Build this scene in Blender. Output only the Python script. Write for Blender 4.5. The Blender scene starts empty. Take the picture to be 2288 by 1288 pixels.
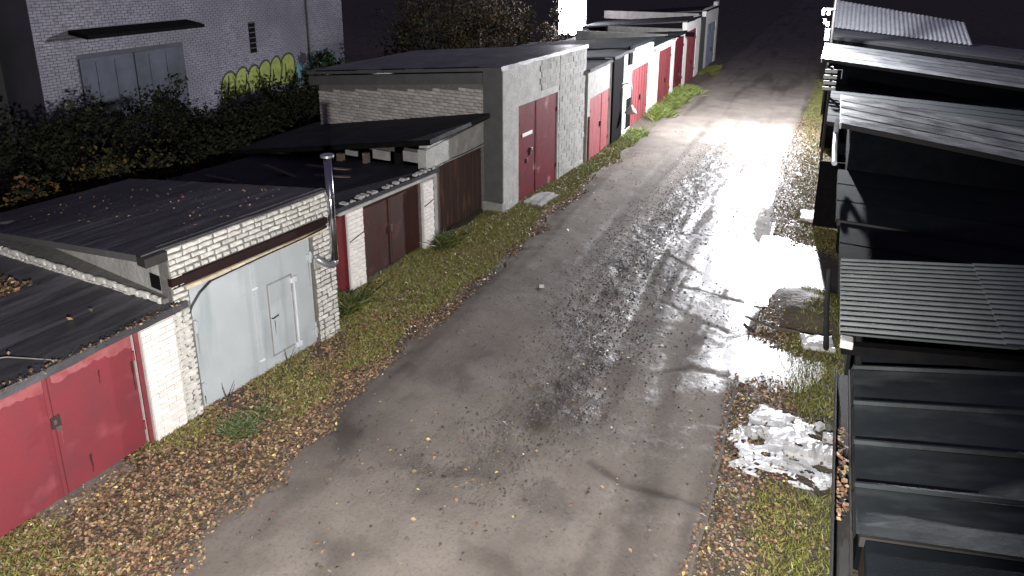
import bpy, math, random
import numpy as np
from mathutils import Vector, noise as mnoise

random.seed(7); RNG = np.random.default_rng(7)
sc = bpy.context.scene
C = sc.collection
R = math.radians

# ------------------------------------------------------------------ camera, sky, lamps, exposure
cam = bpy.data.objects.new('camera', bpy.data.cameras.new('camera')); C.objects.link(cam)
cam.location = (0, 0, 7.2)
cam.rotation_euler = (R(90 - 15.333), 0, R(24.899))
cam.data.sensor_width = 36.0
cam.data.lens = 36.0 * 1550 / 2288
cam.data.shift_y = -314 / 2288
cam.data.clip_start = 0.1; cam.data.clip_end = 600
sc.camera = cam

w = bpy.data.worlds.new('World'); sc.world = w; w.use_nodes = True
nt = w.node_tree
sky = nt.nodes.new('ShaderNodeTexSky'); sky.sky_type = 'NISHITA'; sky.sun_disc = False
sky.sun_elevation = R(-2.0); sky.sun_rotation = R(200); sky.altitude = 100
bg = nt.nodes['Background']; bg.inputs[1].default_value = 0.12
glow = nt.nodes.new('ShaderNodeMix'); glow.data_type = 'RGBA'; glow.blend_type = 'ADD'; glow.inputs[0].default_value = 1.0
glow.inputs[7].default_value = (0.42, 0.34, 0.68, 1)          # even town glow on the overcast night sky
nt.links.new(sky.outputs[0], glow.inputs[6]); nt.links.new(glow.outputs[2], bg.inputs[0])

def lamp(name, kind, loc, aim, power, color, radius=0.2, cone=120, blend=0.4):
    d = bpy.data.lights.new(name, kind); o = bpy.data.objects.new(name, d); C.objects.link(o)
    o.location = loc; d.energy = power; d.color = color; d.shadow_soft_size = radius
    if kind == 'SPOT':
        d.spot_size = R(cone); d.spot_blend = blend
        o.rotation_euler = (Vector(aim) - Vector(loc)).to_track_quat('-Z', 'Y').to_euler()
    return o
# lamp beside the camera (it lights the near garages) and the lane floodlight on the pole further down
lamp('near_lamp_light', 'SPOT', (-0.4, 0.4, 5.0), (-6.2, 8.6, 0.4), 8900, (1.0, 0.965, 0.93), 0.12, 110, 0.6)
lamp('lane_floodlight_light', 'SPOT', (-1.3, 32.6, 6.0), (-4.4, 16.0, 0), 21000, (0.95, 0.96, 1.0), 0.16, 155, 1.0)
lamp('lane_floodlight_spill', 'POINT', (-1.3, 32.7, 5.9), None, 7000, (0.95, 0.96, 1.0), 0.16)

vs = sc.view_settings
vs.view_transform = 'Standard'; vs.look = 'None'; vs.exposure = 0.0; vs.gamma = 1.0; vs.use_curve_mapping = False
sc.cycles.use_denoising = True
try: sc.cycles.denoiser = 'OPENIMAGEDENOISE'
except Exception: pass
sc.cycles.max_bounces = 5; sc.cycles.diffuse_bounces = 2; sc.cycles.glossy_bounces = 2
sc.cycles.sample_clamp_indirect = 4.0

# ------------------------------------------------------------------ materials
def mat(name, col, rough=0.8, col2=None, scale=6.0, bump=0.0, bscale=30.0, metal=0.0, spec=0.5, rvar=0.0,
        rand=0.0, attr=None, detail=6.0, stretch=(1, 1, 1), wear=None, emit=0.0, lo=0.35, hi=0.65):
    """procedural Principled material: two colours mixed by noise, bump, per-object variation"""
    m = bpy.data.materials.new(name); m.use_nodes = True
    n = m.node_tree.nodes; l = m.node_tree.links; b = n['Principled BSDF']
    tc = n.new('ShaderNodeTexCoord'); mp = n.new('ShaderNodeMapping'); mp.inputs['Scale'].default_value = stretch
    l.new(tc.outputs['Object'], mp.inputs[0])
    c = n.new('ShaderNodeRGB'); c.outputs[0].default_value = (*col, 1); out = c.outputs[0]
    no = n.new('ShaderNodeTexNoise'); no.inputs['Scale'].default_value = scale; no.inputs['Detail'].default_value = detail
    no.inputs['Roughness'].default_value = 0.62
    l.new(mp.outputs[0], no.inputs[0])
    if attr:
        a = n.new('ShaderNodeAttribute'); a.attribute_name = attr; out = a.outputs[0]
    if col2:
        r = n.new('ShaderNodeMapRange'); r.inputs[1].default_value = lo; r.inputs[2].default_value = hi
        l.new(no.outputs[0], r.inputs[0])
        x = n.new('ShaderNodeMix'); x.data_type = 'RGBA'
        l.new(r.outputs[0], x.inputs[0]); l.new(out, x.inputs[6]); x.inputs[7].default_value = (*col2, 1); out = x.outputs[2]
    if wear:                                    # second layer: stains, worn paint or painted sheen, its own scale
        wc, wscale, wlo, whi = wear[:4]
        n2 = n.new('ShaderNodeTexNoise'); n2.inputs['Scale'].default_value = wscale; n2.inputs['Detail'].default_value = 8
        if len(wear) > 4:
            mp2 = n.new('ShaderNodeMapping'); mp2.inputs['Scale'].default_value = wear[4]
            l.new(tc.outputs['Object'], mp2.inputs[0]); l.new(mp2.outputs[0], n2.inputs[0])
        else: l.new(tc.outputs['Object'], n2.inputs[0])
        r2 = n.new('ShaderNodeMapRange'); r2.inputs[1].default_value = wlo; r2.inputs[2].default_value = whi
        l.new(n2.outputs[0], r2.inputs[0])
        x2 = n.new('ShaderNodeMix'); x2.data_type = 'RGBA'
        l.new(r2.outputs[0], x2.inputs[0]); l.new(out, x2.inputs[6]); x2.inputs[7].default_value = (*wc, 1); out = x2.outputs[2]
    if rand:
        oi = n.new('ShaderNodeObjectInfo'); hv = n.new('ShaderNodeHueSaturation')
        r3 = n.new('ShaderNodeMapRange'); r3.inputs[3].default_value = 1 - rand; r3.inputs[4].default_value = 1 + rand
        l.new(oi.outputs['Random'], r3.inputs[0]); l.new(r3.outputs[0], hv.inputs['Value']); l.new(out, hv.inputs['Color']); out = hv.outputs[0]
    l.new(out, b.inputs['Base Color'])
    b.inputs['Roughness'].default_value = rough; b.inputs['Metallic'].default_value = metal
    b.inputs['Specular IOR Level'].default_value = spec
    if rvar:
        rr = n.new('ShaderNodeMapRange'); rr.inputs[3].default_value = max(0.05, rough - rvar); rr.inputs[4].default_value = min(1, rough + rvar)
        rr.inputs[1].default_value = 0.3; rr.inputs[2].default_value = 0.7
        l.new(no.outputs[0], rr.inputs[0]); l.new(rr.outputs[0], b.inputs['Roughness'])
    if bump:
        nb = n.new('ShaderNodeTexNoise'); nb.inputs['Scale'].default_value = bscale; nb.inputs['Detail'].default_value = 5
        l.new(mp.outputs[0], nb.inputs[0])
        bn = n.new('ShaderNodeBump'); bn.inputs['Strength'].default_value = 1.0; bn.inputs['Distance'].default_value = bump
        l.new(nb.outputs[0], bn.inputs['Height']); l.new(bn.outputs[0], b.inputs['Normal'])
    if emit:
        b.inputs['Emission Color'].default_value = (*col, 1); b.inputs['Emission Strength'].default_value = emit
    return m

M = {
 'felt': mat('roofing_felt', (0.030, 0.030, 0.036), 0.52, (0.055, 0.053, 0.058), 2.2, 0.006, 60, rvar=0.15, rand=0.25, stretch=(3, .5, 1), wear=((0.115, 0.108, 0.125), 1.3, .50, .72, (3, .5, 1))),  # paler patches also carry a purple sheen put into the colour
 'felt_dark': mat('dark_felt', (0.018, 0.019, 0.023), 0.75, (0.030, 0.031, 0.036), 2.0, 0.006, 60, rvar=0.15, rand=0.2, spec=0.2),
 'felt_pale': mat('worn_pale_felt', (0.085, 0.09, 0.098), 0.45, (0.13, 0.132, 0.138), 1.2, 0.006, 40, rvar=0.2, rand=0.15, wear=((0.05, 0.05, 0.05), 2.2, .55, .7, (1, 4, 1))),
 'red': mat('red_gate_paint', (0.195, 0.030, 0.040), 0.55, (0.145, 0.026, 0.034), 1.6, 0.0015, 25, rvar=0.1, wear=((0.24, 0.055, 0.065), 2.2, .60, .78)),
 'red_far': mat('far_red_gate_paint', (0.24, 0.045, 0.05), 0.6, (0.15, 0.028, 0.034), 2.0, 0.001, 25, rvar=0.1, rand=0.15, stretch=(1, 3, .6)),
 'red_worn': mat('worn_pinkish_red_paint', (0.29, 0.095, 0.10), 0.6, (0.22, 0.045, 0.052), 5.0, 0.002, 30),
 'maroon': mat('maroon_gate_paint', (0.12, 0.014, 0.022), 0.6, (0.085, 0.011, 0.016), 2.2, 0.001, 20, rvar=0.12, spec=0.2, wear=((0.30, 0.16, 0.17), 1.6, .64, .76)),
 'darkred': mat('dark_red_frame_paint', (0.13, 0.012, 0.016), 0.5, (0.08, 0.012, 0.014), 3.0),
 'brown': mat('brown_rusty_gate', (0.048, 0.013, 0.011), 0.6, (0.026, 0.012, 0.009), 2.2, 0.002, 22, rvar=0.12, stretch=(1, 3, .7), wear=((0.075, 0.024, 0.016), 2.6, .6, .75)),
 'rust': mat('rusted_gate', (0.070, 0.038, 0.030), 0.75, (0.042, 0.025, 0.022), 2.6, 0.003, 22, stretch=(1, 4, .5), wear=((0.14, 0.065, 0.036), 2.0, .58, .72, (1, 3, .6))),
 'grey_gate': mat('grey_blue_gate_paint', (0.35, 0.38, 0.395), 0.5, (0.385, 0.415, 0.43), 1.6, 0.0012, 18, rvar=0.1, wear=((0.24, 0.28, 0.295), 1.5, .54, .80, (1, 2.2, .3))),
 'brick': mat('silicate_brick', (0.56, 0.545, 0.51), 0.85, (0.42, 0.41, 0.38), 8, 0.006, 40, rand=0.16),
 'brick_warm': mat('yellowish_thin_brick', (0.58, 0.50, 0.36), 0.85, (0.46, 0.38, 0.27), 8, 0.005, 40, rand=0.15),
 'brick_paint': mat('white_painted_brick', (0.72, 0.69, 0.66), 0.75, (0.62, 0.58, 0.55), 7, 0.003, 40, rand=0.07),
 'brick_grey': mat('weathered_grey_brick', (0.40, 0.385, 0.36), 0.85, (0.30, 0.285, 0.27), 5, 0.004, 40, rand=0.2),
 'brick_dim': mat('grey_building_brick', (0.25, 0.24, 0.28), 0.85, (0.13, 0.128, 0.16), .3, 0.004, 40, wear=((0.15, 0.145, 0.175), 4.5, .48, .60, (1, .7, 2.2))),
 'mortar': mat('grey_mortar', (0.15, 0.145, 0.135), 0.9, (0.10, 0.097, 0.09), 9, 0.012, 30),
 'mortar_dark': mat('dark_mortar', (0.13, 0.125, 0.12), 0.9, (0.09, 0.088, 0.085), 9, 0.01, 30),
 'mortar_building': mat('dull_mortar', (0.075, 0.072, 0.09), 0.9, (0.05, 0.048, 0.06), .5),
 'mortar_pale': mat('pale_mortar', (0.52, 0.49, 0.47), 0.9, (0.40, 0.38, 0.36), 9, 0.008, 30),
 'render': mat('cement_render', (0.35, 0.345, 0.325), 0.9, (0.25, 0.245, 0.235), 2.5, 0.014, 14, wear=((0.40, 0.39, 0.37), 3, .58, .75)),
 'render_dark': mat('dark_cement_render', (0.075, 0.075, 0.075), 0.9, (0.058, 0.058, 0.058), 2.5, 0.004, 14),
 'block': mat('cinder_block', (0.27, 0.265, 0.25), 0.9, (0.19, 0.185, 0.175), 4, 0.014, 22, rand=0.12),
 'white_wall': mat('whitewashed_wall', (0.74, 0.72, 0.70), 0.85, (0.62, 0.60, 0.58), 2.2, 0.006, 22),
 'concrete': mat('concrete', (0.26, 0.255, 0.24), 0.8, (0.18, 0.175, 0.165), 4, 0.006, 30),
 'sill': mat('muddy_concrete', (0.15, 0.14, 0.125), 0.85, (0.09, 0.08, 0.07), 3, 0.008, 25),
 'wet_concrete': mat('wet_pale_concrete', (0.42, 0.42, 0.42), 0.38, (0.30, 0.30, 0.30), 5, 0.014, 26, rvar=0.18, spec=0.7),
 'sheeting': mat('wet_white_sheeting', (0.58, 0.59, 0.61), 0.36, (0.36, 0.365, 0.375), 4, 0.015, 22, rvar=0.18, spec=0.9),
 'steel_dark': mat('dark_steel', (0.022, 0.018, 0.018), 0.6, (0.045, 0.02, 0.016), 5, 0.001, 20),
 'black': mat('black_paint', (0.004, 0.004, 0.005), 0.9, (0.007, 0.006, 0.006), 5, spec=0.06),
 'lintel': mat('dark_maroon_steel', (0.012, 0.005, 0.006), 0.7, (0.020, 0.008, 0.008), 4, spec=0.2),
 'chrome': mat('stainless_steel', (0.62, 0.62, 0.66), 0.14, (0.50, 0.50, 0.55), 4, 0.0008, 12, metal=1.0, rvar=0.06),
 'galv': mat('galvanised_steel', (0.42, 0.44, 0.46), 0.38, (0.30, 0.32, 0.34), 3, 0.001, 20, metal=0.8, rvar=0.1),
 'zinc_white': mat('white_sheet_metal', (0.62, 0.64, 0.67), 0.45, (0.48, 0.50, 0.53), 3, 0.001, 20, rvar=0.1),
 'green_roof': mat('dark_green_sheet_metal', (0.017, 0.021, 0.023), 0.42, (0.025, 0.030, 0.032), 1.6, 0.0025, 12, rvar=0.14, rand=0.15, spec=0.35, wear=((0.055, 0.062, 0.064), 1.7, .54, .74, (.6, 2, 1))),
 'slate': mat('corrugated_slate', (0.19, 0.205, 0.197), 0.38, (0.13, 0.145, 0.138), 3, 0.002, 40, rvar=0.14, rand=0.03),
 'gutter': mat('dark_gutter', (0.014, 0.013, 0.012), 0.7, (0.022, 0.020, 0.018), 4, 0.003, 20),
 'tar': mat('tarred_wall', (0.004, 0.005, 0.007), 0.9, (0.007, 0.008, 0.010), 3, spec=0.05),  # near black: the shade on these walls is put into the colour
 'felt_black': mat('black_felt', (0.007, 0.010, 0.013), 0.9, (0.011, 0.014, 0.017), 2.0, 0.004, 60, rand=0.2, spec=0.1),
 'wood': mat('old_timber', (0.14, 0.105, 0.08), 0.8, (0.08, 0.06, 0.05), 4, 0.004, 20, stretch=(1, 8, 1), rand=0.2),
 'ceramic': mat('white_ceramic', (0.50, 0.50, 0.47), 0.3),
 'cable': mat('black_cable', (0.010, 0.010, 0.011), 0.6),
 'bark': mat('bark', (0.055, 0.042, 0.034), 0.9, (0.09, 0.07, 0.055), 8, 0.01, 20),
 'leaf': mat('fallen_leaf', (0.3, 0.2, 0.05), 0.5, attr='Col', spec=0.5),
 'foliage': mat('foliage', (0.05, 0.06, 0.02), 0.8, attr='Col', spec=0.12),
 'blade': mat('grass_blade', (0.06, 0.10, 0.02), 0.5, attr='Col', spec=0.4),
 'stone': mat('wet_gravel', (0.12, 0.115, 0.12), 0.5, attr='Col', spec=0.4),
 'paint_lime': mat('lime_spray_paint', (0.27, 0.32, 0.05), 0.6, (0.17, 0.21, 0.035), 3),
 'paint_teal': mat('teal_spray_paint', (0.10, 0.24, 0.26), 0.6, (0.07, 0.17, 0.19), 3),
 'paint_black': mat('black_spray_paint', (0.012, 0.014, 0.02), 0.6),
 'panel_blue': mat('pale_blue_gate_paint', (0.065, 0.072, 0.105), 0.7, (0.03, 0.034, 0.05), .6),
 'lens': mat('lamp_face', (0.95, 0.97, 1.0), 0.5, emit=60.0),
 'lens_small': mat('floodlight_lens', (0.95, 0.97, 1.0), 0.5, emit=8.0),
 'pale_blue': mat('grey_blue_far_gate', (0.26, 0.29, 0.36), 0.6, (0.20, 0.22, 0.28), 2),
 'shade_pink': mat('enamel_lamp_shade', (0.50, 0.40, 0.40), 0.5, (0.34, 0.24, 0.24), 8),
 'sticker': mat('white_label', (0.66, 0.65, 0.62), 0.6),
 'copper': mat('brass_padlock', (0.45, 0.42, 0.40), 0.3, metal=0.9),
}

# ------------------------------------------------------------------ mesh helpers
def link(name, me, parent=None, m=None, loc=None, label=None, cat=None, group=None, kind=None):
    o = bpy.data.objects.new(name, me); C.objects.link(o)
    if parent is not None: o.parent = parent
    if m is not None and me is not None and not me.materials: me.materials.append(m)
    if loc is not None: o.location = loc
    if label: o['label'] = label
    if cat: o['category'] = cat
    if group: o['group'] = group
    if kind: o['kind'] = kind
    return o

def thing(name, label, cat, loc=(0, 0, 0), rz=0.0, group=None):
    o = link(name, None, None, None, loc, label, cat, group); o.rotation_euler = (0, 0, R(rz)); o.empty_display_size = 0.2
    return o

class MB:
    def __init__(s): s.v = []; s.f = []
    def add(s, vs, fs):
        k = len(s.v); s.v += [tuple(p) for p in vs]; s.f += [tuple(i + k for i in f) for f in fs]; return s
    def hexa(s, p):            # bottom 4 ccw, top 4 ccw
        return s.add(p, [(0, 3, 2, 1), (4, 5, 6, 7), (0, 1, 5, 4), (1, 2, 6, 5), (2, 3, 7, 6), (3, 0, 4, 7)])
    def box(s, x0, x1, y0, y1, z0, z1):
        return s.hexa([(x0, y0, z0), (x1, y0, z0), (x1, y1, z0), (x0, y1, z0), (x0, y0, z1), (x1, y0, z1), (x1, y1, z1), (x0, y1, z1)])
    def cbox(s, x0, x1, y0, y1, z0, z1, c=0.006):   # chamfered box
        a = [x0, x1]; b = [y0, y1]; d = [z0, z1]; v = []; idx = {}
        for i in (0, 1):
            for j in (0, 1):
                for k in (0, 1):
                    sx, sy, sz = (1 - 2 * i) * c, (1 - 2 * j) * c, (1 - 2 * k) * c
                    for t, p in enumerate(((a[i], b[j] + sy, d[k] + sz), (a[i] + sx, b[j], d[k] + sz), (a[i] + sx, b[j] + sy, d[k]))):
                        idx[i, j, k, t] = len(v); v.append(p)
        f = []
        for i in (0, 1):
            f.append([idx[i, 0, 0, 0], idx[i, 1, 0, 0], idx[i, 1, 1, 0], idx[i, 0, 1, 0]])
            f.append([idx[0, i, 0, 1], idx[1, i, 0, 1], idx[1, i, 1, 1], idx[0, i, 1, 1]])
            f.append([idx[0, 0, i, 2], idx[1, 0, i, 2], idx[1, 1, i, 2], idx[0, 1, i, 2]])
            for j in (0, 1):
                f.append([idx[i, j, 0, 0], idx[i, j, 1, 0], idx[i, j, 1, 1], idx[i, j, 0, 1]])
                f.append([idx[i, 0, j, 0], idx[i, 1, j, 0], idx[i, 1, j, 2], idx[i, 0, j, 2]])
                f.append([idx[0, i, j, 1], idx[1, i, j, 1], idx[1, i, j, 2], idx[0, i, j, 2]])
                for k in (0, 1): f.append([idx[i, j, k, 0], idx[i, j, k, 1], idx[i, j, k, 2]])
        return s.add(v, f)
    def tube(s, path, r, n=10, cap=True):
        path = [Vector(p) for p in path]; rs = r if isinstance(r, (list, tuple)) else [r] * len(path); k = len(s.v)
        for i, p in enumerate(path):
            d = (path[min(i + 1, len(path) - 1)] - path[max(i - 1, 0)]).normalized()
            a = d.orthogonal().normalized() if i == 0 else (a - d * a.dot(d)).normalized()
            b = d.cross(a)
            for j in range(n):
                t = 2 * math.pi * j / n; s.v.append(tuple(p + (a * math.cos(t) + b * math.sin(t)) * rs[i]))
        for i in range(len(path) - 1):
            for j in range(n):
                s.f.append((k + i * n + j, k + i * n + (j + 1) % n, k + (i + 1) * n + (j + 1) % n, k + (i + 1) * n + j))
        if cap:
            s.f.append(tuple(k + j for j in range(n))[::-1]); s.f.append(tuple(k + (len(path) - 1) * n + j for j in range(n)))
        return s
    def mesh(s, name, smooth=False, raw=False):
        me = bpy.data.meshes.new(name); me.from_pydata(s.v, [], s.f); me.validate()
        if raw:
            if smooth: me.shade_smooth()
            return me
        import bmesh as _b
        bm = _b.new(); bm.from_mesh(me); _b.ops.recalc_face_normals(bm, faces=bm.faces); bm.to_mesh(me); bm.free()
        if smooth:
            me.shade_smooth()
        return me
    def build(s, name, m, parent=None, smooth=False, **k):
        return link(name, s.mesh(name, smooth), parent, m, **k)

def cards(name, pts, nrm, size, cols, m, parent=None, fold=0.25, aspect=0.62, **k):
    """many leaf-shaped quads (folded diamonds), one mesh; numpy for speed"""
    n = len(pts); pts = np.asarray(pts, float); nrm = np.asarray(nrm, float)
    nrm /= np.linalg.norm(nrm, axis=1)[:, None]
    t = RNG.normal(size=(n, 3)); t -= nrm * (t * nrm).sum(1)[:, None]; t /= np.linalg.norm(t, axis=1)[:, None]
    b = np.cross(nrm, t); sz = np.asarray(size, float).reshape(-1, 1) * np.ones((n, 1)) * 0.5
    f = RNG.uniform(-fold, fold, (n, 1)) + fold * .6
    V = np.stack([pts + t * sz, pts + b * sz * aspect + nrm * sz * f, pts - t * sz * .9, pts - b * sz * aspect + nrm * sz * f], 1).reshape(-1, 3)
    idx = np.arange(n)[:, None] * 4
    tri = np.concatenate([idx + np.array([[0, 1, 2]]), idx + np.array([[0, 2, 3]])], 1).reshape(-1, 3)
    me = bpy.data.meshes.new(name)
    me.vertices.add(len(V)); me.vertices.foreach_set('co', V.astype(np.float32).ravel())
    me.loops.add(tri.size); me.loops.foreach_set('vertex_index', tri.astype(np.int32).ravel())
    me.polygons.add(len(tri)); me.polygons.foreach_set('loop_start', np.arange(0, tri.size, 3, dtype=np.int32))
    me.update(calc_edges=True)
    ca = me.color_attributes.new('Col', 'FLOAT_COLOR', 'POINT')
    cc = np.ones((n, 4, 4)); cc[:, :, :3] = np.asarray(cols)[:, None, :]
    ca.data.foreach_set('color', cc.astype(np.float32).ravel())
    return link(name, me, parent, m, **k)

def pick(palette, n, jit=0.25):
    p = np.array(palette); c = p[RNG.integers(0, len(p), n)]
    return np.clip(c * RNG.uniform(1 - jit, 1 + jit, (n, 1)), 0, 1)

# ------------------------------------------------------------------ brick helpers
def brick_mesh(name, L=0.25, Hh=0.088, D=0.05, rough=0.006, ch=0.01):
    """front face towards +X, length along +Y; jittered outline with a rounded arris"""
    o = [(-L/2, -Hh/2), (-L/6, -Hh/2), (L/5, -Hh/2), (L/2, -Hh/2), (L/2, Hh/2), (L/5, Hh/2), (-L/6, Hh/2), (-L/2, Hh/2)]
    v = []; j = lambda a: random.uniform(-a, a)
    jit = [(j(rough), j(rough)) for _ in o]
    for lvl, (dx, ins) in enumerate(((-D/2, 0), (D/2 - ch, 0), (D/2, ch))):
        for (y, z), (a, b) in zip(o, jit):
            cy = y + a; cz = z + b
            corner = abs(abs(y) - L/2) < 1e-6
            cy -= math.copysign(ins * (1.3 if corner else 0), y); cz -= math.copysign(ins * (1.2 if corner else 1), z)
            v.append((dx + j(rough * .4), cy, cz))
    f = []
    for l in (0, 1):
        for i in range(8): f.append((l*8+i, l*8+(i+1) % 8, (l+1)*8+(i+1) % 8, (l+1)*8+i))
    f += [(16, 17, 22, 23), (17, 18, 21, 22), (18, 19, 20, 21)]
    return MB().add(v, f).mesh(name)
BR = {}
def brick_set(key, m, rough, ch):
    BR[key] = []
    for i in range(6):
        me = brick_mesh('brick_' + key, rough=rough, ch=ch); me.materials.append(M[m]); BR[key].append(me)
brick_set('rough', 'brick', 0.014, 0.018); brick_set('warm', 'brick_warm', 0.006, 0.008)
brick_set('paint', 'brick_paint', 0.003, 0.004); brick_set('grey', 'brick_grey', 0.004, 0.005)

def courses(u0, u1, v0, v1, holes=(), ch=0.1, bl=0.262, joint=0.011, jit=0.0, first=0):
    out = []; n = int(round((v1 - v0) / ch)); ch = (v1 - v0) / n
    for r in range(n):
        va, vb = v0 + r * ch, v0 + (r + 1) * ch
        u = u0 - (bl / 2 if (r + first) % 2 else 0)
        while u < u1:
            bw = bl if random.random() > jit else bl / 2
            a, b = max(u, u0), min(u + bw, u1); segs = [(a, b)]
            for (h0, h1, g0, g1) in holes:
                if vb - 0.02 > g0 and va + 0.02 < g1:
                    ns = []
                    for (p, q) in segs:
                        if q <= h0 or p >= h1: ns.append((p, q))
                        else:
                            if p < h0: ns.append((p, h0))
                            if q > h1: ns.append((h1, q))
                    segs = ns
            out += [(p, q, va, vb) for p, q in segs if q - p > 0.045]
            u += bw
    return out
def lay(rects, key, parent, place, limit=300, joint=0.012, rot=0.0, proud=0.0, skip=0.0):
    """one brick object per rect; place(u, v) -> local position of its centre"""
    rects = [r for r in rects if random.random() >= skip]
    for (a, b, c, d) in rects[:limit]:
        o = bpy.data.objects.new('brick', random.choice(BR[key])); C.objects.link(o); o.parent = parent
        o.location = place((a + b) / 2, (c + d) / 2, random.uniform(-proud, proud))
        o.rotation_euler = (random.uniform(-.012, .012), 0, rot)
        jj = joint * random.uniform(.7, 1.5)
        o.scale = (1, max(.03, b - a - jj) / .25, max(.03, d - c - joint * random.uniform(.75, 1.15)) / .088)
    rest = rects[limit:]
    if rest:
        mb = MB()
        for (a, b, c, d) in rest:
            p = Vector(place((a + b) / 2, (c + d) / 2, random.uniform(-proud, proud))); hw = (b - a - joint) / 2; hh = (d - c - joint) / 2
            if abs(rot) > .1: mb.box(p.x - hw, p.x + hw, p.y - .025, p.y + .025, p.z - hh, p.z + hh)
            else: mb.box(p.x - .025, p.x + .025, p.y - hw, p.y + hw, p.z - hh, p.z + hh)
        mb.build('brick_courses', BR[key][0].materials[0], parent, kind='stuff')

def felt_roof(parent, x0, x1, y0, y1, z0, z1, n=6, m='felt', thick=0.09, name='roof', dz_y=0.0, slab='render_dark', along='y', lap=0.06):
    """sloping slab (front edge x0,z0 to back x1,z1) covered by overlapping felt strips"""
    def z(x, y): return z0 + (z1 - z0) * (x - x0) / (x1 - x0) + dz_y * (y - y0) / (y1 - y0)
    s = MB(); e = .03
    s.hexa([(x, y, z(x, y) - thick) for x, y in ((x1+e, y0+e), (x0-e, y0+e), (x0-e, y1-e), (x1+e, y1-e))] +
           [(x, y, z(x, y) - .006) for x, y in ((x1+e, y0+e), (x0-e, y0+e), (x0-e, y1-e), (x1+e, y1-e))])
    roof = s.build(name, M[slab], parent)
    for i in range(n):
        mb = MB(); hb = random.uniform(0.006, 0.012)
        if along == 'y':
            a = x1 + (x0 - x1) * i / n; b = x1 + (x0 - x1) * (i + 1) / n + (0 if i == n - 1 else 0)
            a -= lap if i else 0
            k = max(6, int((y1 - y0) / .35)); rows = []
            for q in range(k + 1):
                y = y0 + (y1 - y0) * q / k; row = []
                for t, (x, up) in enumerate(((a, .014 if i else .004), (a * .5 + b * .5, .008), (b, .004))):
                    jx = random.uniform(-.012, .012) if 0 < q < k else 0
                    row.append((x + (jx if t != 1 else 0), y, z(x, y) + up + random.uniform(0, .008)))
                rows.append(row)
        else:
            a = y0 + (y1 - y0) * i / n; b = y0 + (y1 - y0) * (i + 1) / n + (lap if i < n - 1 else 0)
            k = max(6, int(abs(x1 - x0) / .4)); rows = []
            for q in range(k + 1):
                x = x0 + (x1 - x0) * q / k
                rows.append([(x, yy, z(x, yy) + up + random.uniform(0, .006)) for yy, up in ((a, .014 if i else .004), ((a + b) / 2, .008), (b, .004))])
        for q in range(len(rows)):
            pass
        V = [p for r in rows for p in r]; F = []
        for q in range(len(rows) - 1):
            for t in range(2): F.append((q*3+t, q*3+t+1, (q+1)*3+t+1, (q+1)*3+t))
        # edge skirt on the eaves strip
        mb.add(V, F)
        if along == 'y' and i == n - 1:
            mb.add([p for r in rows for p in (r[2], (r[2][0] + .01, r[2][1], r[2][2] - .10 - random.uniform(0, .03)))],
                   [(2*q, 2*q+1, 2*q+3, 2*q+2) for q in range(len(rows) - 1)])
        if along != 'y':
            mb.add([p for p in rows[0]] + [(p[0] + .01, p[1], p[2] - .10) for p in rows[0]], [(0, 1, 4, 3), (1, 2, 5, 4)])
        mb.build('felt_strip', M[m], roof)
    return roof

def gate(parent, u0, u1, z0, z1, x, m, split=None, frame=0.05, fm=None, ribs=False, thick=0.04, name='gate_leaf'):
    """two steel leaves with raised edges and hinges"""
    split = split if split is not None else (u0 + u1) / 2
    leaves = []
    for (a, b, side) in ((u0, split - .006, -1), (split + .006, u1, 1)):
        mb = MB(); mb.cbox(x - thick, x, a, b, z0, z1, .004)
        lf = mb.build(name, m, parent); leaves.append(lf)
        e = b if side < 0 else a
        MB().cbox(x + .002, x + .016, e - (.05 if side < 0 else 0) , e + (0 if side < 0 else .05), z0 + .02, z1 - .02, .003).build('edge_strip', m, lf)
        hy = a if side < 0 else b
        for hz in (z0 + .3 * (z1 - z0) * .6, z1 - .3 * (z1 - z0) * .6):
            MB().tube([(x + .018, hy + side * -.01, hz - .07), (x + .018, hy + side * -.01, hz + .07)], .02, 8).build('hinge', m, lf)
        if ribs:
            for q in (.33, .66):
                yy = a + (b - a) * q
                MB().cbox(x + .002, x + .014, yy - .02, yy + .02, z0 + .04, z1 - .04, .003).build('rib', m, lf)
    if fm:
        mb = MB(); f = frame
        mb.box(x - .05, x + .012, u0 - f, u0 - .008, z0, z1 + f); mb.box(x - .05, x + .012, u1 + .008, u1 + f, z0, z1 + f)
        mb.box(x - .05, x + .014, u0 - .008, u1 + .008, z1 + .01, z1 + f)
        mb.build('gate_frame', fm, parent)
    return leaves

def front_wall(parent, u0, u1, zt, gu0, gu1, gz1, m, depth=6.0, th=0.25, zt2=None, x=0.0, name='wall'):
    """box walls with a gate opening in the front; zt2 = height at the u1 end"""
    zt2 = zt if zt2 is None else zt2; zz = lambda u: zt + (zt2 - zt) * (u - u0) / (u1 - u0)
    mb = MB()
    def seg(a, b, lo):
        mb.hexa([(x - th, a, lo), (x, a, lo), (x, b, lo), (x - th, b, lo), (x - th, a, zz(a)), (x, a, zz(a)), (x, b, zz(b)), (x - th, b, zz(b))])
    seg(u0, gu0, -.1); seg(gu1, u1, -.1)
    mb.box(x - th + .001, x - .001, gu0 - .002, gu1 + .002, gz1, min(zz(gu0), zz(gu1)) - .002)
    return mb.build(name, m, parent)

# ------------------------------------------------------------------ ground, road, verges
def nz(x, y, s=1.0, o=0): return mnoise.noise(Vector((x * s + o, y * s - o * .7, o * 1.3)))
def fbm(x, y, s=1.0, o=0): return nz(x, y, s, o) + .5 * nz(x, y, s * 2.1, o + 3) + .25 * nz(x, y, s * 4.3, o + 7)

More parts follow.
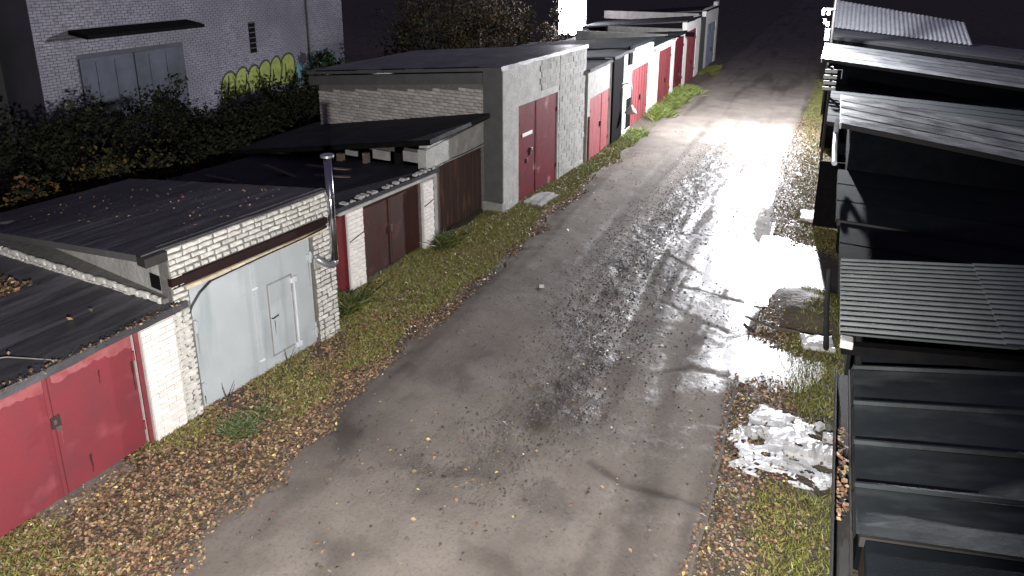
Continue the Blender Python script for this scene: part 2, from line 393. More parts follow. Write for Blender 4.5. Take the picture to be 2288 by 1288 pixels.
def pdist(x, y, line):
    d = 1e9
    for (ax, ay), (bx, by) in zip(line, line[1:]):
        vx, vy = bx - ax, by - ay; t = max(0, min(1, ((x - ax) * vx + (y - ay) * vy) / (vx * vx + vy * vy)))
        d = min(d, math.hypot(x - ax - vx * t, y - ay - vy * t))
    return d
def sm(a, b, x):
    t = max(0., min(1., (x - a) / (b - a))); return t * t * (3 - 2 * t)

GRAVEL = [(-4.5, 7.0), (-4.0, 7.5), (-3.4, 9.5), (-3.9, 12.6), (-3.95, 15.0), (-3.85, 18.3), (-3.7, 22.8), (-3.8, 27)]
CRACKS = [[(-2.6, 8.25), (-2.04, 8.09), (-1.53, 8.06), (-0.9, 8.12)], [(-2.14, 10.98), (-1.74, 11.35), (-1.2, 11.31), (-.8, 11.5)],
          [(-6.0, 6.4), (-5.11, 6.61), (-4.28, 7.05), (-3.55, 7.73)], [(-3.6, 22), (-3.44, 20.06), (-3.22, 17.16), (-3.26, 15.34), (-3.22, 14.33), (-2.75, 13.62), (-1.91, 13.17), (-1.33, 12.86)],
          [(-3.1, 16.0), (-2.3, 15.4), (-1.5, 15.5)], [(-3.2, 17.6), (-2.2, 17.9), (-1.0, 17.7)], [(-3.2, 14.4), (-2.2, 14.5), (-1.3, 14.3)]]
LEFT_EDGE = lambda y: -6.75 + .12 * math.sin(y * .55) + .16 * nz(0, y, .9, 5) + .10 * nz(0, y, 3.1, 6)
RIGHT_EDGE = lambda y: -0.92 + .10 * nz(3, y, .8, 9) - .25 * sm(16, 22, y) * (1 - sm(32, 42, y)) + .25 * sm(30, 45, y)

def dip(x, y): return (.050 + .030 * fbm(x, y, .9, 77) - .02 * abs(nz(x, y * 2.2, 1.6, 78))) * math.exp(-(((x + .7) / 1.9) ** 4 + ((y - 16.3) / 1.6) ** 4)) + .05 * math.exp(-(((x + .7) / .75) ** 4 + ((y - 12.2) / .6) ** 4))
def road_h(x, y):
    g = pdist(x, y, GRAVEL) if y < 30 else 9
    e = min(x - LEFT_EDGE(y), RIGHT_EDGE(y) - x)
    h = .045 * sm(0, .5, e) + .022 * fbm(x, y, .35, 2) + .010 * fbm(x, y, 1.3, 4)
    gb = math.exp(-(g / .75) ** 2)
    h -= .030 * sm(.1, .6, mnoise.noise(Vector((x * 1.5, y * .13, 7.7)))) * sm(0, .6, e)
    h += gb * (.020 * fbm(x, y, 3.2, 8) - .008)
    h -= .05 * math.exp(-((x + 2.0) / .5) ** 2) * sm(10, 13, y) * (.5 + .5 * nz(0, y, .5, 12))
    for c in CRACKS:
        if c is CRACKS[2]: continue
        if c[0][1] - 4 < y < c[-1][1] + 6 or c[-1][1] - 3 < y < c[0][1] + 3:
            d = pdist(x + .05 * nz(x, y, 2.2, 61) + .03 * nz(x, y, 7, 62), y + .05 * nz(x, y, 2.2, 63) + .03 * nz(x, y, 7, 64), c)
            if d < .3: h -= .026 * max(0, .55 + .9 * nz(x, y, 1.4, 65)) * math.exp(-(d / (.05 + .03 * nz(x, y, 2, 3))) ** 2)
    return .035 + h - dip(x, y)

ys = [2.0]
while ys[-1] < 24: ys.append(ys[-1] + .05)
while ys[-1] < 60: ys.append(ys[-1] * 1.005)
while ys[-1] < 170: ys.append(ys[-1] * 1.04)
NX = 130
V = []; WET = []; DRK = []; GRV = []
for y in ys:
    l, r = LEFT_EDGE(y) - .05, RIGHT_EDGE(y) + .05
    for i in range(NX + 1):
        x = l + (r - l) * i / NX; z = road_h(x, y); V.append((x, y, z))
        g = pdist(x, y, GRAVEL) if y < 34 else 9
        n1 = fbm(x, y, .55, 21); n2 = fbm(x, y, 1.6, 33)
        wet = .40 + .60 * sm(-4.9, -3.0, x + .5 * n1) * sm(9.5, 13, y + 1.8 * n1) + .26 * n1 + .22 * n2
        wet += .30 * math.exp(-(g / .8) ** 2) * sm(7.5, 13, y) - .55 * sm(24, 31, y)
        dry = math.exp(-(((x + 5.2) / 1.1) ** 2 + ((y - 20.5) / 2.6) ** 2)) + .9 * math.exp(-(((x + 1.9) / .9) ** 2 + ((y - 12.3) / .5) ** 2)) + .7 * math.exp(-(((x + 1.5) / .7) ** 2 + ((y - 19.0) / .55) ** 2))
        wet -= .5 * dry + .35 * sm(23, 27, y)
        ru = mnoise.noise(Vector((x * 2.3 + .4 * n1, y * .20, 17.3))) + .6 * mnoise.noise(Vector((x * 5.1, y * .45, 11.9)))
        wet -= .95 * sm(-.02, .5, ru) * sm(9, 14, y)
        WET.append(max(0, min(1, wet)))
        d = .26 * sm(-.1, .55, n1) + .20 * sm(.1, .5, n2)
        rt = mnoise.noise(Vector((x * 1.5 + .35 * n1, y * .13, 7.7))) + .5 * mnoise.noise(Vector((x * 3.7, y * .22, 3.1)))
        d += .45 * sm(.12, .6, rt)
        d += .55 * math.exp(-(g / .55) ** 2) * (.6 + .8 * nz(x, y, 2.5, 3))
        d += .50 * math.exp(-(pdist(x, y, [(-4.9, 11.8), (-5.45, 10.6), (-6.25, 8.9), (-6.4, 6.9)]) / .5) ** 2) * (.7 + .5 * n1)
        d += .7 * math.exp(-(pdist(x, y, [(-3.65, 8.9), (-3.4, 10.2), (-3.2, 10.8)]) / .25) ** 2)
        for c in CRACKS:
            if c is not CRACKS[2] and abs(y - c[0][1]) < 9:
                q = pdist(x + .05 * nz(x, y, 2.2, 61) + .03 * nz(x, y, 7, 62), y + .05 * nz(x, y, 2.2, 63) + .03 * nz(x, y, 7, 64), c); am = max(0, min(1, .55 + .9 * nz(x, y, 1.4, 65)))
                if q < .4: d += .75 * am * math.exp(-(q / (.05 + .025 * nz(x, y, 2, 3))) ** 2); WET[-1] *= 1 - am * math.exp(-(q / .11) ** 2)
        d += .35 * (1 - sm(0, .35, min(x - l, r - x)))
        DRK.append(max(0, min(1, d)))
        GRV.append(max(0, min(1, (math.exp(-(g / .8) ** 2) + .55 * math.exp(-(((x + 4.3) / 1.2) ** 2 + ((y - 16.5) / 3.0) ** 2))) * (.75 + .6 * n2))))
F = []
for j in range(len(ys) - 1):
    for i in range(NX):
        a = j * (NX + 1) + i; F.append((a, a + 1, a + NX + 2, a + NX + 1))
me = bpy.data.meshes.new('road'); me.from_pydata(V, [], F); me.shade_smooth()
for nme, dat in (('wet', WET), ('dark', DRK), ('grav', GRV)):
    at = me.attributes.new(nme, 'FLOAT', 'POINT'); at.data.foreach_set('value', dat)
def road_material():
    m = bpy.data.materials.new('wet_muddy_asphalt'); m.use_nodes = True
    n = m.node_tree.nodes; l = m.node_tree.links; b = n['Principled BSDF']
    tc = n.new('ShaderNodeTexCoord')
    def N(s, d=6):
        x = n.new('ShaderNodeTexNoise'); x.inputs['Scale'].default_value = s; x.inputs['Detail'].default_value = d
        l.new(tc.outputs['Object'], x.inputs[0]); return x.outputs[0]
    def mr(i, a, b_, c, d):
        x = n.new('ShaderNodeMapRange'); l.new(i, x.inputs[0])
        for k, v in zip((1, 2, 3, 4), (a, b_, c, d)): x.inputs[k].default_value = v
        return x.outputs[0]
    def mix(f, c1, c2):
        x = n.new('ShaderNodeMix'); x.data_type = 'RGBA'; l.new(f, x.inputs[0])
        for k, c in ((6, c1), (7, c2)):
            if isinstance(c, tuple): x.inputs[k].default_value = (*c, 1)
            else: l.new(c, x.inputs[k])
        return x.outputs[2]
    aw = n.new('ShaderNodeAttribute'); aw.attribute_name = 'wet'; ad = n.new('ShaderNodeAttribute'); ad.attribute_name = 'dark'
    base = mix(mr(N(1.4), .35, .65, 0, 1), (0.176, 0.154, 0.136), (0.142, 0.123, 0.108))
    base = mix(mr(N(22, 4), .52, .72, 0, .55), base, (0.085, 0.072, 0.062))
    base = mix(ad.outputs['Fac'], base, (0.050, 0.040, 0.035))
    wetdark = n.new('ShaderNodeMix'); wetdark.data_type = 'RGBA'; wetdark.blend_type = 'MULTIPLY'
    l.new(mr(aw.outputs['Fac'], .45, 1.0, 0, 1), wetdark.inputs[0]); l.new(base, wetdark.inputs[6]); wetdark.inputs[7].default_value = (.55, .53, .52, 1)
    l.new(wetdark.outputs[2], b.inputs['Base Color'])
    # roughness: damp film everywhere, smoother where wet
    md = n.new('ShaderNodeMath'); md.operation = 'ADD'; l.new(aw.outputs['Fac'], md.inputs[0]); l.new(mr(N(3.5), .3, .7, -.24, .24), md.inputs[1])
    m2 = n.new('ShaderNodeMath'); m2.operation = 'ADD'; l.new(md.outputs[0], m2.inputs[0]); l.new(mr(N(13, 5), .35, .65, -.16, .12), m2.inputs[1]); md = m2
    l.new(mr(md.outputs[0], .25, .95, .80, .34), b.inputs['Roughness'])
    l.new(mr(md.outputs[0], .35, .95, .20, .85), b.inputs['Specular IOR Level'])
    bn = n.new('ShaderNodeBump'); bn.inputs['Distance'].default_value = .016
    hs = n.new('ShaderNodeMath'); hs.operation = 'ADD'; l.new(N(28, 5), hs.inputs[0]); l.new(mr(N(9, 4), 0, 1, 0, 1.6), hs.inputs[1])
    l.new(hs.outputs[0], bn.inputs['Height'])
    ag = n.new('ShaderNodeAttribute'); ag.attribute_name = 'grav'
    l.new(mr(ag.outputs['Fac'], 0, 1, .30, 1.0), bn.inputs['Strength'])
    l.new(bn.outputs[0], b.inputs['Normal'])
    return m
link('road', me, None, road_material(), label='wet rutted dirt and asphalt lane between the garage rows', kind='structure')

# soil sheet under everything
mb = MB()
gx = sorted(set([-160, -120, -90, -60, -45, -35] + [round(-28 + .35 * i, 2) for i in range(60)] + [round(-7.2 + .12 * i, 2) for i in range(10)] + [-6, -5, -4, -3, -2] + [round(-1.4 + .1 * i, 2) for i in range(24)] + [2, 3, 5, 8, 12, 20, 40, 80, 160]))
gy = sorted(set([-40, -20, -8, 0] + [round(2 + .12 * i, 2) for i in range(230)] + [30 + i for i in range(40)] + [75, 85, 100, 130, 170, 220, 320]))
def ground_h(x, y):
    h = .018 * fbm(x, y, .8, 40)
    if -9.6 < x < -6.6: h += .05 * sm(-9.6, -8.0, x) * (1 - sm(-7.4, -6.7, x)) * (1 + .6 * nz(x, y, .7, 50))
    if -1.1 < x < 1: h += .03 * sm(-1, -.4, x) * (1 + nz(x, y, 1.1, 52)) + .34 * math.exp(-(((x - .10) / .62) ** 4 + ((y - 14.55) / .80) ** 4)) * (1 + .25 * nz(x, y, 3, 53))  # mound raised so that its near side falls into shade
    if -6.6 < x < -1.2: h -= .05
    h -= dip(x, y) * .9
    return h
gv = [(x, y, ground_h(x, y)) for y in gy for x in gx]; nx_ = len(gx)
gf = [(j*nx_+i, j*nx_+i+1, (j+1)*nx_+i+1, (j+1)*nx_+i) for j in range(len(gy)-1) for i in range(nx_-1)]
me = bpy.data.meshes.new('ground'); me.from_pydata(gv, [], gf); me.shade_smooth()
link('ground', me, None, mat('damp_soil', (0.085, 0.068, 0.050), 0.75, (0.055, 0.052, 0.032), 1.3, 0.03, 14, rvar=.15, wear=((0.075, 0.062, 0.048), 2.0, .55, .7)), label='damp brown soil of the verges and yards', kind='structure')

# ------------------------------------------------------------------ LEFT ROW
# --- near red garage
t = thing('red_gate_garage', 'nearest low garage with bright red double gate and black felt roof', 'garage', (-8.94, 3.77, 0), -3.4, 'garages of the left row')
front_wall(t, -.75, 2.95, 2.02, -.36, 2.09, 1.94, M['mortar_pale'], x=-.02)
MB().box(-6.0, -5.75, -.75, 2.95, -.1, 1.95).box(-5.75, -.3, -.75, -.5, -.1, 1.95).build('side_wall', M['brick_dim'], t)
lv = gate(t, -.34, 2.06, .06, 1.90, -.015, M['red'], split=.88)
for k, lf in enumerate(lv):            # worn strip of paint along the top of each leaf
    a, b = ((-.33, .86), (.90, 2.05))[k]
    n = 90; P = []; Fq = []
    for i in range(n + 1):
        u = a + (b - a) * i / n; P += [(-.0125, u, 1.895), (-.0125, u, 1.74 - .10 * fbm(u, 0, 1.6, 60 + k) - .05 * fbm(u, 0, 9, 66 + k))]
    for i in range(n): Fq.append((2*i, 2*i+1, 2*i+3, 2*i+2))
    MB().add(P, Fq).build('worn_paint', M['red_worn'], lf)
MB().cbox(-.06, .03, -.75, 2.93, 1.945, 2.05, .006).build('lintel', M['red_worn'], t)
def run(parent, m, x, u, z0, ln, w_, seed):
    P = []; n = 10
    for q in range(n + 1):
        f = q / n; c = u + .012 * nz(f * 2, seed, 2, seed); h = w_ * (1 - .75 * f) * (1 + .5 * nz(f * 3, seed, 2, seed + 5))
        P += [(x, c - h, z0 - ln * f), (x, c + h, z0 - ln * f)]
    MB().add(P, [(2*q, 2*q+1, 2*q+3, 2*q+2) for q in range(n)]).build('rust_run', m, parent)
for k, (u, z0, ln, w_) in enumerate(((.93, 1.10, .35, .035), (.90, .72, .3, .014), (1.55, 1.62, .22, .012), (2.02, 1.5, .5, .02), (.2, 1.5, .3, .014), (1.25, .45, .3, .018))):
    run(lv[1] if u > .88 else lv[0], M['red_worn'] if k == 0 else M['brown'], -.0118, u, z0, ln, w_, 30 + k)
MB().cbox(-.05, .02, 2.095, 2.16, .02, 1.94, .004).build('gate_post', M['red'], t)
lk = MB().cbox(-.01, .03, .83, .95, 1.13, 1.30, .008).build('lock_plate', M['steel_dark'], lv[1])
MB().cbox(.03, .055, .865, .925, 1.08, 1.16, .006).build('padlock', M['copper'], lv[1])
MB().cbox(.032, .05, .85, .89, 1.2, 1.27, .004).build('hasp', M['copper'], lv[1])
MB().cbox(-.10, .36, .45, 1.65, -.06, .06, .02).build('concrete_sill', M['sill'], t)
pr = MB().box(-.28, .055, 2.17, 2.98, -.1, 1.93).build('brick_pier', M['mortar_pale'], t)
lay(courses(2.17, 2.70, .02, 1.92, ch=.098), 'paint', pr, lambda u, v, e: (.062 + e, u, v), proud=.002, joint=.008)
lay(courses(2.72, 2.98, .02, 1.92, ch=.098, jit=.5), 'rough', pr, lambda u, v, e: (.058 + e, u, v), proud=.006, joint=.02)
rf = felt_roof(t, .16, -6.1, -.95, 2.92, 2.10, 2.02, 7, 'felt', thick=.05)
MB().tube([(-3.0, -.9, 2.13), (-1.5, -.1, 2.12), (-.5, .72, 2.14), (.12, 1.02, 2.11)], .008, 6).build('roof_wire', M['concrete'], rf)
MB().cbox(.03, .07, 2.55, 2.95, 1.93, 2.03, .005).build('lintel_end', M['darkred'], t)

# --- grey gate brick garage
g = thing('grey_gate_garage', 'white brick garage with pale grey-blue double gate and steel flue', 'garage', (-8.70, 6.62, 0), -7.5, 'garages of the left row')
wall = front_wall(g, -.12, 3.16, 2.99, .16, 2.63, 2.24, M['mortar'], x=0)
gu0, gu1 = .16, 2.63
lay(courses(-.12, 3.16, 0.0, 2.24, [(gu0 - .01, gu1 + .01, -1, 2.25)], ch=.0995, jit=.35), 'rough', wall, lambda u, v, e: (.012 + e, u, v), proud=.012, joint=.034)
lay(courses(.10, 2.95, 2.25, 2.33, ch=.08, bl=.27), 'warm', wall, lambda u, v, e: (.03 + e, u, v), proud=.003, joint=.014)
lay(courses(-.12, .10, 2.24, 2.54, ch=.1) + courses(2.96, 3.16, 2.24, 2.54, ch=.1), 'rough', wall, lambda u, v, e: (.012 + e, u, v), proud=.012, joint=.034)
lay(courses(-.12, 3.16, 2.525, 2.625, ch=.1, bl=.132), 'rough', wall, lambda u, v, e: (.014 + e, u, v), proud=.010, joint=.04)
lay(courses(-.12, 3.16, 2.625, 2.99, ch=.092, jit=.12), 'rough', wall, lambda u, v, e: (.012 + e, u, v), proud=.010, joint=.030)
MB().box(-.02, .075, -.14, 2.98, 2.40, 2.515).box(-.02, .02, -.10, 2.98, 2.335, 2.40).build('lintel', M['lintel'], g)
lv = gate(g, gu0 + .02, gu1 - .02, .03, 2.21, -.06, M['grey_gate'], split=1.34, frame=.02)
mbw = MB()
for (a, b, c, d) in ((1.60, 1.625, .26, 1.68), (2.125, 2.15, .26, 1.68), (1.625, 2.125, 1.655, 1.68), (1.625, 2.125, .26, .285)): mbw.cbox(-.059, -.05, a, b, c, d, .002)
wd = MB().cbox(-.0585, -.047, 1.632, 2.118, .292, 1.648, .004).build('wicket_door', M['grey_gate'], lv[1])
mbw.build('wicket_seam', M['concrete'], wd)
for k, (u, z0, ln, w_) in enumerate(((.24, 1.44, .4, .014), (.23, .36, .25, .016), (2.56, 1.74, .5, .012), (1.36, 1.66, .35, .008), (2.17, .2, .14, .02), (1.7, .95, .3, .010))):
    run(lv[0] if u < 1.34 else lv[1], M['rust'] if k % 2 else M['concrete'], -.0455 if 1.63 < u < 2.12 else -.0575, u, z0, ln, w_, 50 + k)
MB().tube([(-.02, 2.165, .2), (-.02, 2.165, 1.62)], .016, 8).build('hinge_rod', M['zinc_white'], lv[1])
for hz in (.25, 1.56):
    MB().cbox(-.058, -.005, 2.10, 2.23, hz - .05, hz + .05, .006).build('rod_bracket', M['zinc_white'], lv[1])
MB().tube([(-.045, 1.64, 1.02), (-.005, 1.64, 1.02), (-.005, 1.76, 1.04)], .012, 6).build('door_handle', M['steel_dark'], wd)
for (u, z_, lf) in ((.20, 1.55, lv[0]), (.20, .42, lv[0]), (2.58, 1.85, lv[1]), (2.58, .30, lv[1])):
    MB().cbox(-.058, -.02, u - .07, u + .07, z_ - .06, z_ + .06, .008).tube([(-.02, u, z_ - .11), (-.02, u, z_ + .11)], .025, 8).build('hinge_plate', M['grey_gate'], lf)
for (u, z_) in ((1.35, 1.72), (1.35, .33)):
    MB().cbox(-.045, -.02, u - .05, u + .06, z_ - .02, z_ + .02, .004).build('bolt', M['zinc_white'], lv[1])
MB().tube([(.045, .10, 1.86), (.05, .14, 1.95), (.05, .30, 2.12), (.05, .52, 2.24), (.05, .95, 2.26), (.055, 1.6, 2.285), (.055, 2.4, 2.30), (.05, 2.96, 2.33)], .016, 6).build('cable', M['cable'], g)
MB().cbox(.002, .018, .0, .12, 1.86, 2.16, .006).build('junction_cover', M['concrete'], g)
# side wall towards the red garage: ledge of bricks, rendered wedge above it
sw = MB().hexa([(-6.2, -.10, -.1), (-.24, -.10, -.1), (-.24, 0.1, -.1), (-6.2, 0.1, -.1), (-6.2, -.10, 2.14), (-.24, -.10, 2.90), (-.24, 0.1, 2.90), (-6.2, 0.1, 2.14)]).build('side_wall', M['render'], g)
led = MB().hexa([(-6.2, -.78, 1.9), (-.10, -.20, 1.9), (-.10, -.08, 1.9), (-6.2, -.08, 1.9), (-6.2, -.78, 2.18), (-.10, -.20, 2.18), (-.10, -.08, 2.18), (-6.2, -.08, 2.18)]).build('wall_ledge', M['mortar'], g)
sl = math.atan2(.58, 6.1)
rects = courses(-6.1, -.12, 2.015, 2.21, ch=.0975, bl=.265)
for (a, b, c, d) in rects:
    o = bpy.data.objects.new('brick', random.choice(BR['rough'])); C.objects.link(o); o.parent = led
    u = (a + b) / 2; o.location = (u, -.20 + (u + .10) * .0951 - .008 + random.uniform(-.006, .006), (c + d) / 2)
    o.rotation_euler = (0, 0, -math.pi / 2 + sl); o.scale = (1, (b - a - .014) / .25, (d - c - .012) / .088)
MB().box(-.55, -.30, -.115, -.06, 2.24, 2.48).build('vent_hole', M['black'], sw)
MB().box(-6.2, -6.0, 0.1, 3.1, -.1, 2.1).box(-6.0, -.25, 2.98, 3.16, -.1, 2.08).build('back_wall', M['brick_dim'], g)
MB().hexa([(-6.0, 3.0, 2.0), (-.25, 3.0, 2.0), (-.25, 3.15, 2.0), (-6.0, 3.15, 2.0), (-6.0, 3.0, 2.1), (-.25, 3.0, 2.88), (-.25, 3.15, 2.88), (-6.0, 3.15, 2.1)]).build('gable_wall', M['brick_dim'], g)
felt_roof(g, -.06, -6.9, -.46, 3.13, 3.0, 2.02, 8, 'felt', thick=.12)
MB().cbox(-.16, .07, -.48, -.13, 2.84, 2.99, .01).build('roof_corner_board', M['gutter'], g)
cp = MB().tube([(.13, 3.03, 1.66), (.13, 3.035, 2.4), (.13, 3.03, 3.70)], .072, 18).build('flue_pipe', M['chrome'], g, smooth=True)
MB().tube([(.13, 3.03, 3.69), (.13, 3.03, 3.73)], .125, 18).build('flue_cap', M['galv'], cp)
MB().tube([(.13, 3.03, 1.68), (.13, 3.03, 1.60), (.125, 2.98, 1.565), (.11, 2.86, 1.62), (.05, 2.72, 1.75), (-.05, 2.69, 1.80)], .066, 14).build('flue_elbow', M['galv'], cp, smooth=True)
MB().tube([(.13, 3.03, 2.90), (.13, 3.03, 2.96)], .08, 18).build('flue_clamp', M['chrome'], cp)
MB().cbox(0, .03, 2.62, 2.86, 1.58, 1.80, .01).build('flue_patch', M['render'], g)

# --- low brown gate garage
b4 = thing('brown_gate_garage', 'low garage with dark brown gate between two white brick piers', 'garage', (-9.35, 10.2, 0), -6.5, 'garages of the left row')
front_wall(b4, .45, 4.25, 1.96, 1.60, 3.68, 1.80, M['mortar_dark'], x=-.03, zt2=1.90)
MB().cbox(-.02, .03, .52, 1.06, .02, 1.90, .006).build('red_side_panel', M['darkred'], b4)
gate(b4, 1.63, 3.66, .05, 1.77, -.10, M['brown'], split=2.63, fm=M['darkred'], frame=.03)
MB().cbox(-.10, -.06, 2.60, 2.68, .88, 1.06, .006).build('lock_plate', M['rust'], b4)
for (a, b, zt) in ((1.09, 1.57, 1.86), (3.71, 4.12, 1.80)):
    pr = MB().box(-.20, .035, a, b, -.1, zt).build('brick_pier', M['mortar_pale'], b4)
    lay(courses(a, b, 0.02, zt, ch=.0995), 'paint', pr, lambda u, v, e: (.042 + e, u, v), proud=.003, joint=.010)
    MB().tube([(.075, a + .01, 1.18), (.075, b - .02, 1.28)], .012, 6).build('iron_bar', M['steel_dark'], pr)
MB().cbox(-.10, .16, .78, 4.15, 1.90, 1.965, .012).build('eave_slab', M['render'], b4)
rb = felt_roof(b4, .10, -6.2, .05, 4.3, 2.06, 1.62, 6, 'felt_dark', thick=.06, dz_y=-.03)
for i in range(34):                   # crumbled mortar pieces along the eave
    u = random.uniform(.9, 4.1); s_ = random.uniform(.02, .05)
    MB().cbox(.0 + random.uniform(-.14, .06), .06 + random.uniform(0, .04), u, u + s_ * 2.4, 2.05, 2.06 + s_, s_ * .25).build('mortar_lump', M['render'], rb)
MB().box(-6.0, -5.8, .1, 4.2, -.1, 1.6).build('back_wall', M['brick_dim'], b4)
for i, (x, y, rz, L_) in enumerate(((-2.6, 3.2, .3, 1.3), (-3.4, 2.4, -.2, 1.7), (-1.9, 2.6, .5, .9), (-4.6, 1.4, .1, 1.0))):
    o = MB().cbox(-L_/2, L_/2, -.06, .06, 0, .03, .004).build('loose_board', M['wood'], None, loc=None)
    a = R(-6.5); X = -9.35 + x * math.cos(a) - y * math.sin(a); Y = 10.2 + x * math.sin(a) + y * math.cos(a)
    o.location = (X, Y, 2.06 + (1.62 - 2.06) * (x - .10) / (-6.3) + .035); o.rotation_euler = (0, .07, rz)
    o['label'] = ['weathered board on the roof under the black canopy', 'longest board lying on the low felt roof', 'short board nearest the eave of the low felt roof', 'board at the back of the low felt roof'][i]
    o['category'] = 'board'; o['group'] = 'boards on the low roof'

# --- rusty gate garage with overhanging black roof
r5 = thing('rusty_gate_garage', 'garage with rusted brown gate, concrete band and overhanging black roof', 'garage', (-9.05, 14.55, 0), -3.5, 'garages of the left row')
front_wall(r5, -.10, 3.05, 2.60, .24, 2.66, 1.93, M['render'], x=-.02)
MB().hexa([(-.2, -.26, 2.0), (.05, -.26, 2.0), (.05, 3.10, 1.97), (-.2, 3.10, 1.97), (-.2, -.26, 2.52), (.05, -.26, 2.52), (.05, 3.10, 2.72), (-.2, 3.10, 2.72)]).build('concrete_band', M['render'], r5)
lv = gate(r5, .26, 2.64, .04, 1.90, -.07, M['rust'], split=1.36)
for (u, w_) in ((.62, .03), (1.02, .025), (1.75, .04), (2.15, .03), (2.42, .05)):
    MB().cbox(-.069, -.058, u - w_, u + w_, .1, 1.84, .003).build('gate_batten', M['rust'], lv[0 if u < 1.36 else 1])
MB().cbox(-.1, .03, -.06, .22, -.1, 1.96, .008).build('concrete_post', M['concrete'], r5)
MB().tube([(.02, 2.80, .05), (.02, 2.80, 1.95)], .03, 8).build('vertical_pipe', M['galv'], r5)
MB().tube([(.065, -.22, 1.55), (.07, -.1, 1.90), (.07, .1, 2.0), (.075, .8, 2.03), (.075, 1.6, 2.02), (.075, 2.6, 2.05), (.07, 2.72, 1.9), (.07, 2.70, .3)], .012, 6).build('cable', M['cable'], r5)
felt_roof(r5, .30, -7.0, -.42, 3.18, 2.86, 1.62, 8, 'felt_dark', thick=.14, dz_y=.12, slab='black')
MB().cbox(.10, .34, 2.86, 3.20, 2.74, 3.0, .01).build('roof_end_board', M['black'], r5)
MB().box(-6.6, -6.4, -.1, 3.0, -.1, 1.6).build('back_wall', M['brick_dim'], r5)
for (x, s_) in ((-.9, .10), (-2.0, .07), (-2.9, .09)): MB().box(x - s_, x + s_, -.2, -.06, 1.6, 2.46 + x * .15).build('side_post', M['wood'] if s_ < .1 else M['black'], r5)
for (xa, xb, za, zb_) in ((-.75, -.25, 2.12, 2.40), (-1.75, -1.2, 2.05, 2.30), (-2.7, -2.3, 2.02, 2.16)): MB().cbox(xa, xb, -.16, -.10, za, zb_, .004).build('side_board', M['concrete'], r5)
MB().box(-6.4, -.2, -.05, .1, -.1, 1.7).build('side_wall', M['mortar_dark'], r5)

# --- tall rendered garage
bg_ = thing('tall_rendered_garage', 'tall grey rendered garage with maroon gate and brick side wall', 'garage', (-8.2, 17.0, 0), -4.7, 'garages of the left row')
fw = front_wall(bg_, .07, 5.78, 4.28, .96, 3.58, 3.03, M['render'], x=0, zt2=4.30)
lv = gate(bg_, .99, 3.55, .06, 3.00, -.04, M['maroon'], split=2.13, fm=None)
MB().cbox(-.035, -.015, 1.24, 1.86, 2.03, 2.14, .004).build('white_label', M['sticker'], lv[0])
MB().cbox(-.038, .0, 1.70, 1.82, 1.38, 1.62, .008).build('lock_plate', M['steel_dark'], lv[0])
MB().cbox(0, .03, 1.73, 1.80, 1.52, 1.6, .006).build('padlock', M['copper'], lv[0])
MB().cbox(-.038, -.01, 1.48, 1.62, 1.18, 1.32, .006).build('latch', M['steel_dark'], lv[0])
mbk = []
for r in range(21):
    z0 = .05 + r * .2; off = .2 if r % 2 else 0
    k = 0; u = 3.68 - off
    while u < 5.7:
        a, b = max(u, 3.66), min(u + .4, 5.74)
        if b - a > .08: mbk.append((a, b, z0, z0 + .2))
        u += .4
    if z0 > 3.1:
        u = 2.4 - off
        while u < 3.66 - .05:
            a, b = max(u, 2.3), min(u + .4, 3.65)
            if b - a > .08: mbk.append((a, b, z0, z0 + .2))
            u += .4
for (a, b, c, d) in mbk:
    th = random.uniform(.006, .02)
    MB().cbox(-.02, th, a + .006, b - .006, c + .006, min(d, 4.26) - .006, .007).build('block', M['block'], fw)
# side: parged pilaster, brick wall, cornice
MB().hexa([(-.62, .02, .32), (-.002, .02, .32), (-.002, .25, .32), (-.62, .25, .32), (-.62, .02, 4.22), (-.002, .02, 4.26), (-.002, .25, 4.26), (-.62, .25, 4.22)]).build('pilaster', M['render_dark'], bg_)  # darker render puts the shade on this side into its colour
MB().cbox(-.66, .02, -.03, .2, -.1, .33, .01).build('plinth', M['concrete'], bg_)
sw = MB().hexa([(-7.0, .10, -.1), (-.62, .10, -.1), (-.62, .3, -.1), (-7.0, .3, -.1), (-7.0, .10, 3.40), (-.62, .10, 4.05), (-.62, .3, 4.05), (-7.0, .3, 3.40)]).build('side_wall', M['mortar_dark'], bg_)
rects = [r for r in courses(-7.0, -.66, 1.5, 3.8, ch=.098, bl=.262) if r[3] < 3.72 + (r[0] + .62) * .102 - .02 and r[2] > 2.62 + r[0] * .19]
random.shuffle(rects)
lay(rects, 'grey', sw, lambda u, v, e: (u, .088 - e, v), rot=-math.pi / 2, proud=.005, joint=.014)
MB().hexa([(-7.3, -.02, 3.16), (-.63, -.02, 3.78), (-.63, .14, 3.78), (-7.3, .14, 3.16), (-7.3, -.02, 3.46), (-.63, -.02, 4.10), (-.63, .14, 4.10), (-7.3, .14, 3.46)]).build('cornice', M['render_dark'], bg_)
MB().box(-7.1, -6.9, .3, 5.7, -.1, 3.4).box(-6.9, -.25, 5.6, 5.78, -.1, 3.5).build('back_wall', M['brick_dim'], bg_)
felt_roof(bg_, .02, -7.4, -.06, 5.86, 4.31, 3.62, 7, 'felt', thick=.11)
for (xa, xb) in ((-6.9, -5.2), (-4.2, -3.3), (-2.6, -.7)):
    MB().hexa([(x, y, 3.5 + (x + 7.3) * .096 + dz + .105) for (x, y, dz) in ((xa, -.075, 0), (xb, -.075, 0), (xb, -.05, 0), (xa, -.05, 0), (xa, -.075, .035), (xb, -.075, .035), (xb, -.05, .035), (xa, -.05, .035))]).build('roof_edge_flashing', M['black'], bg_)
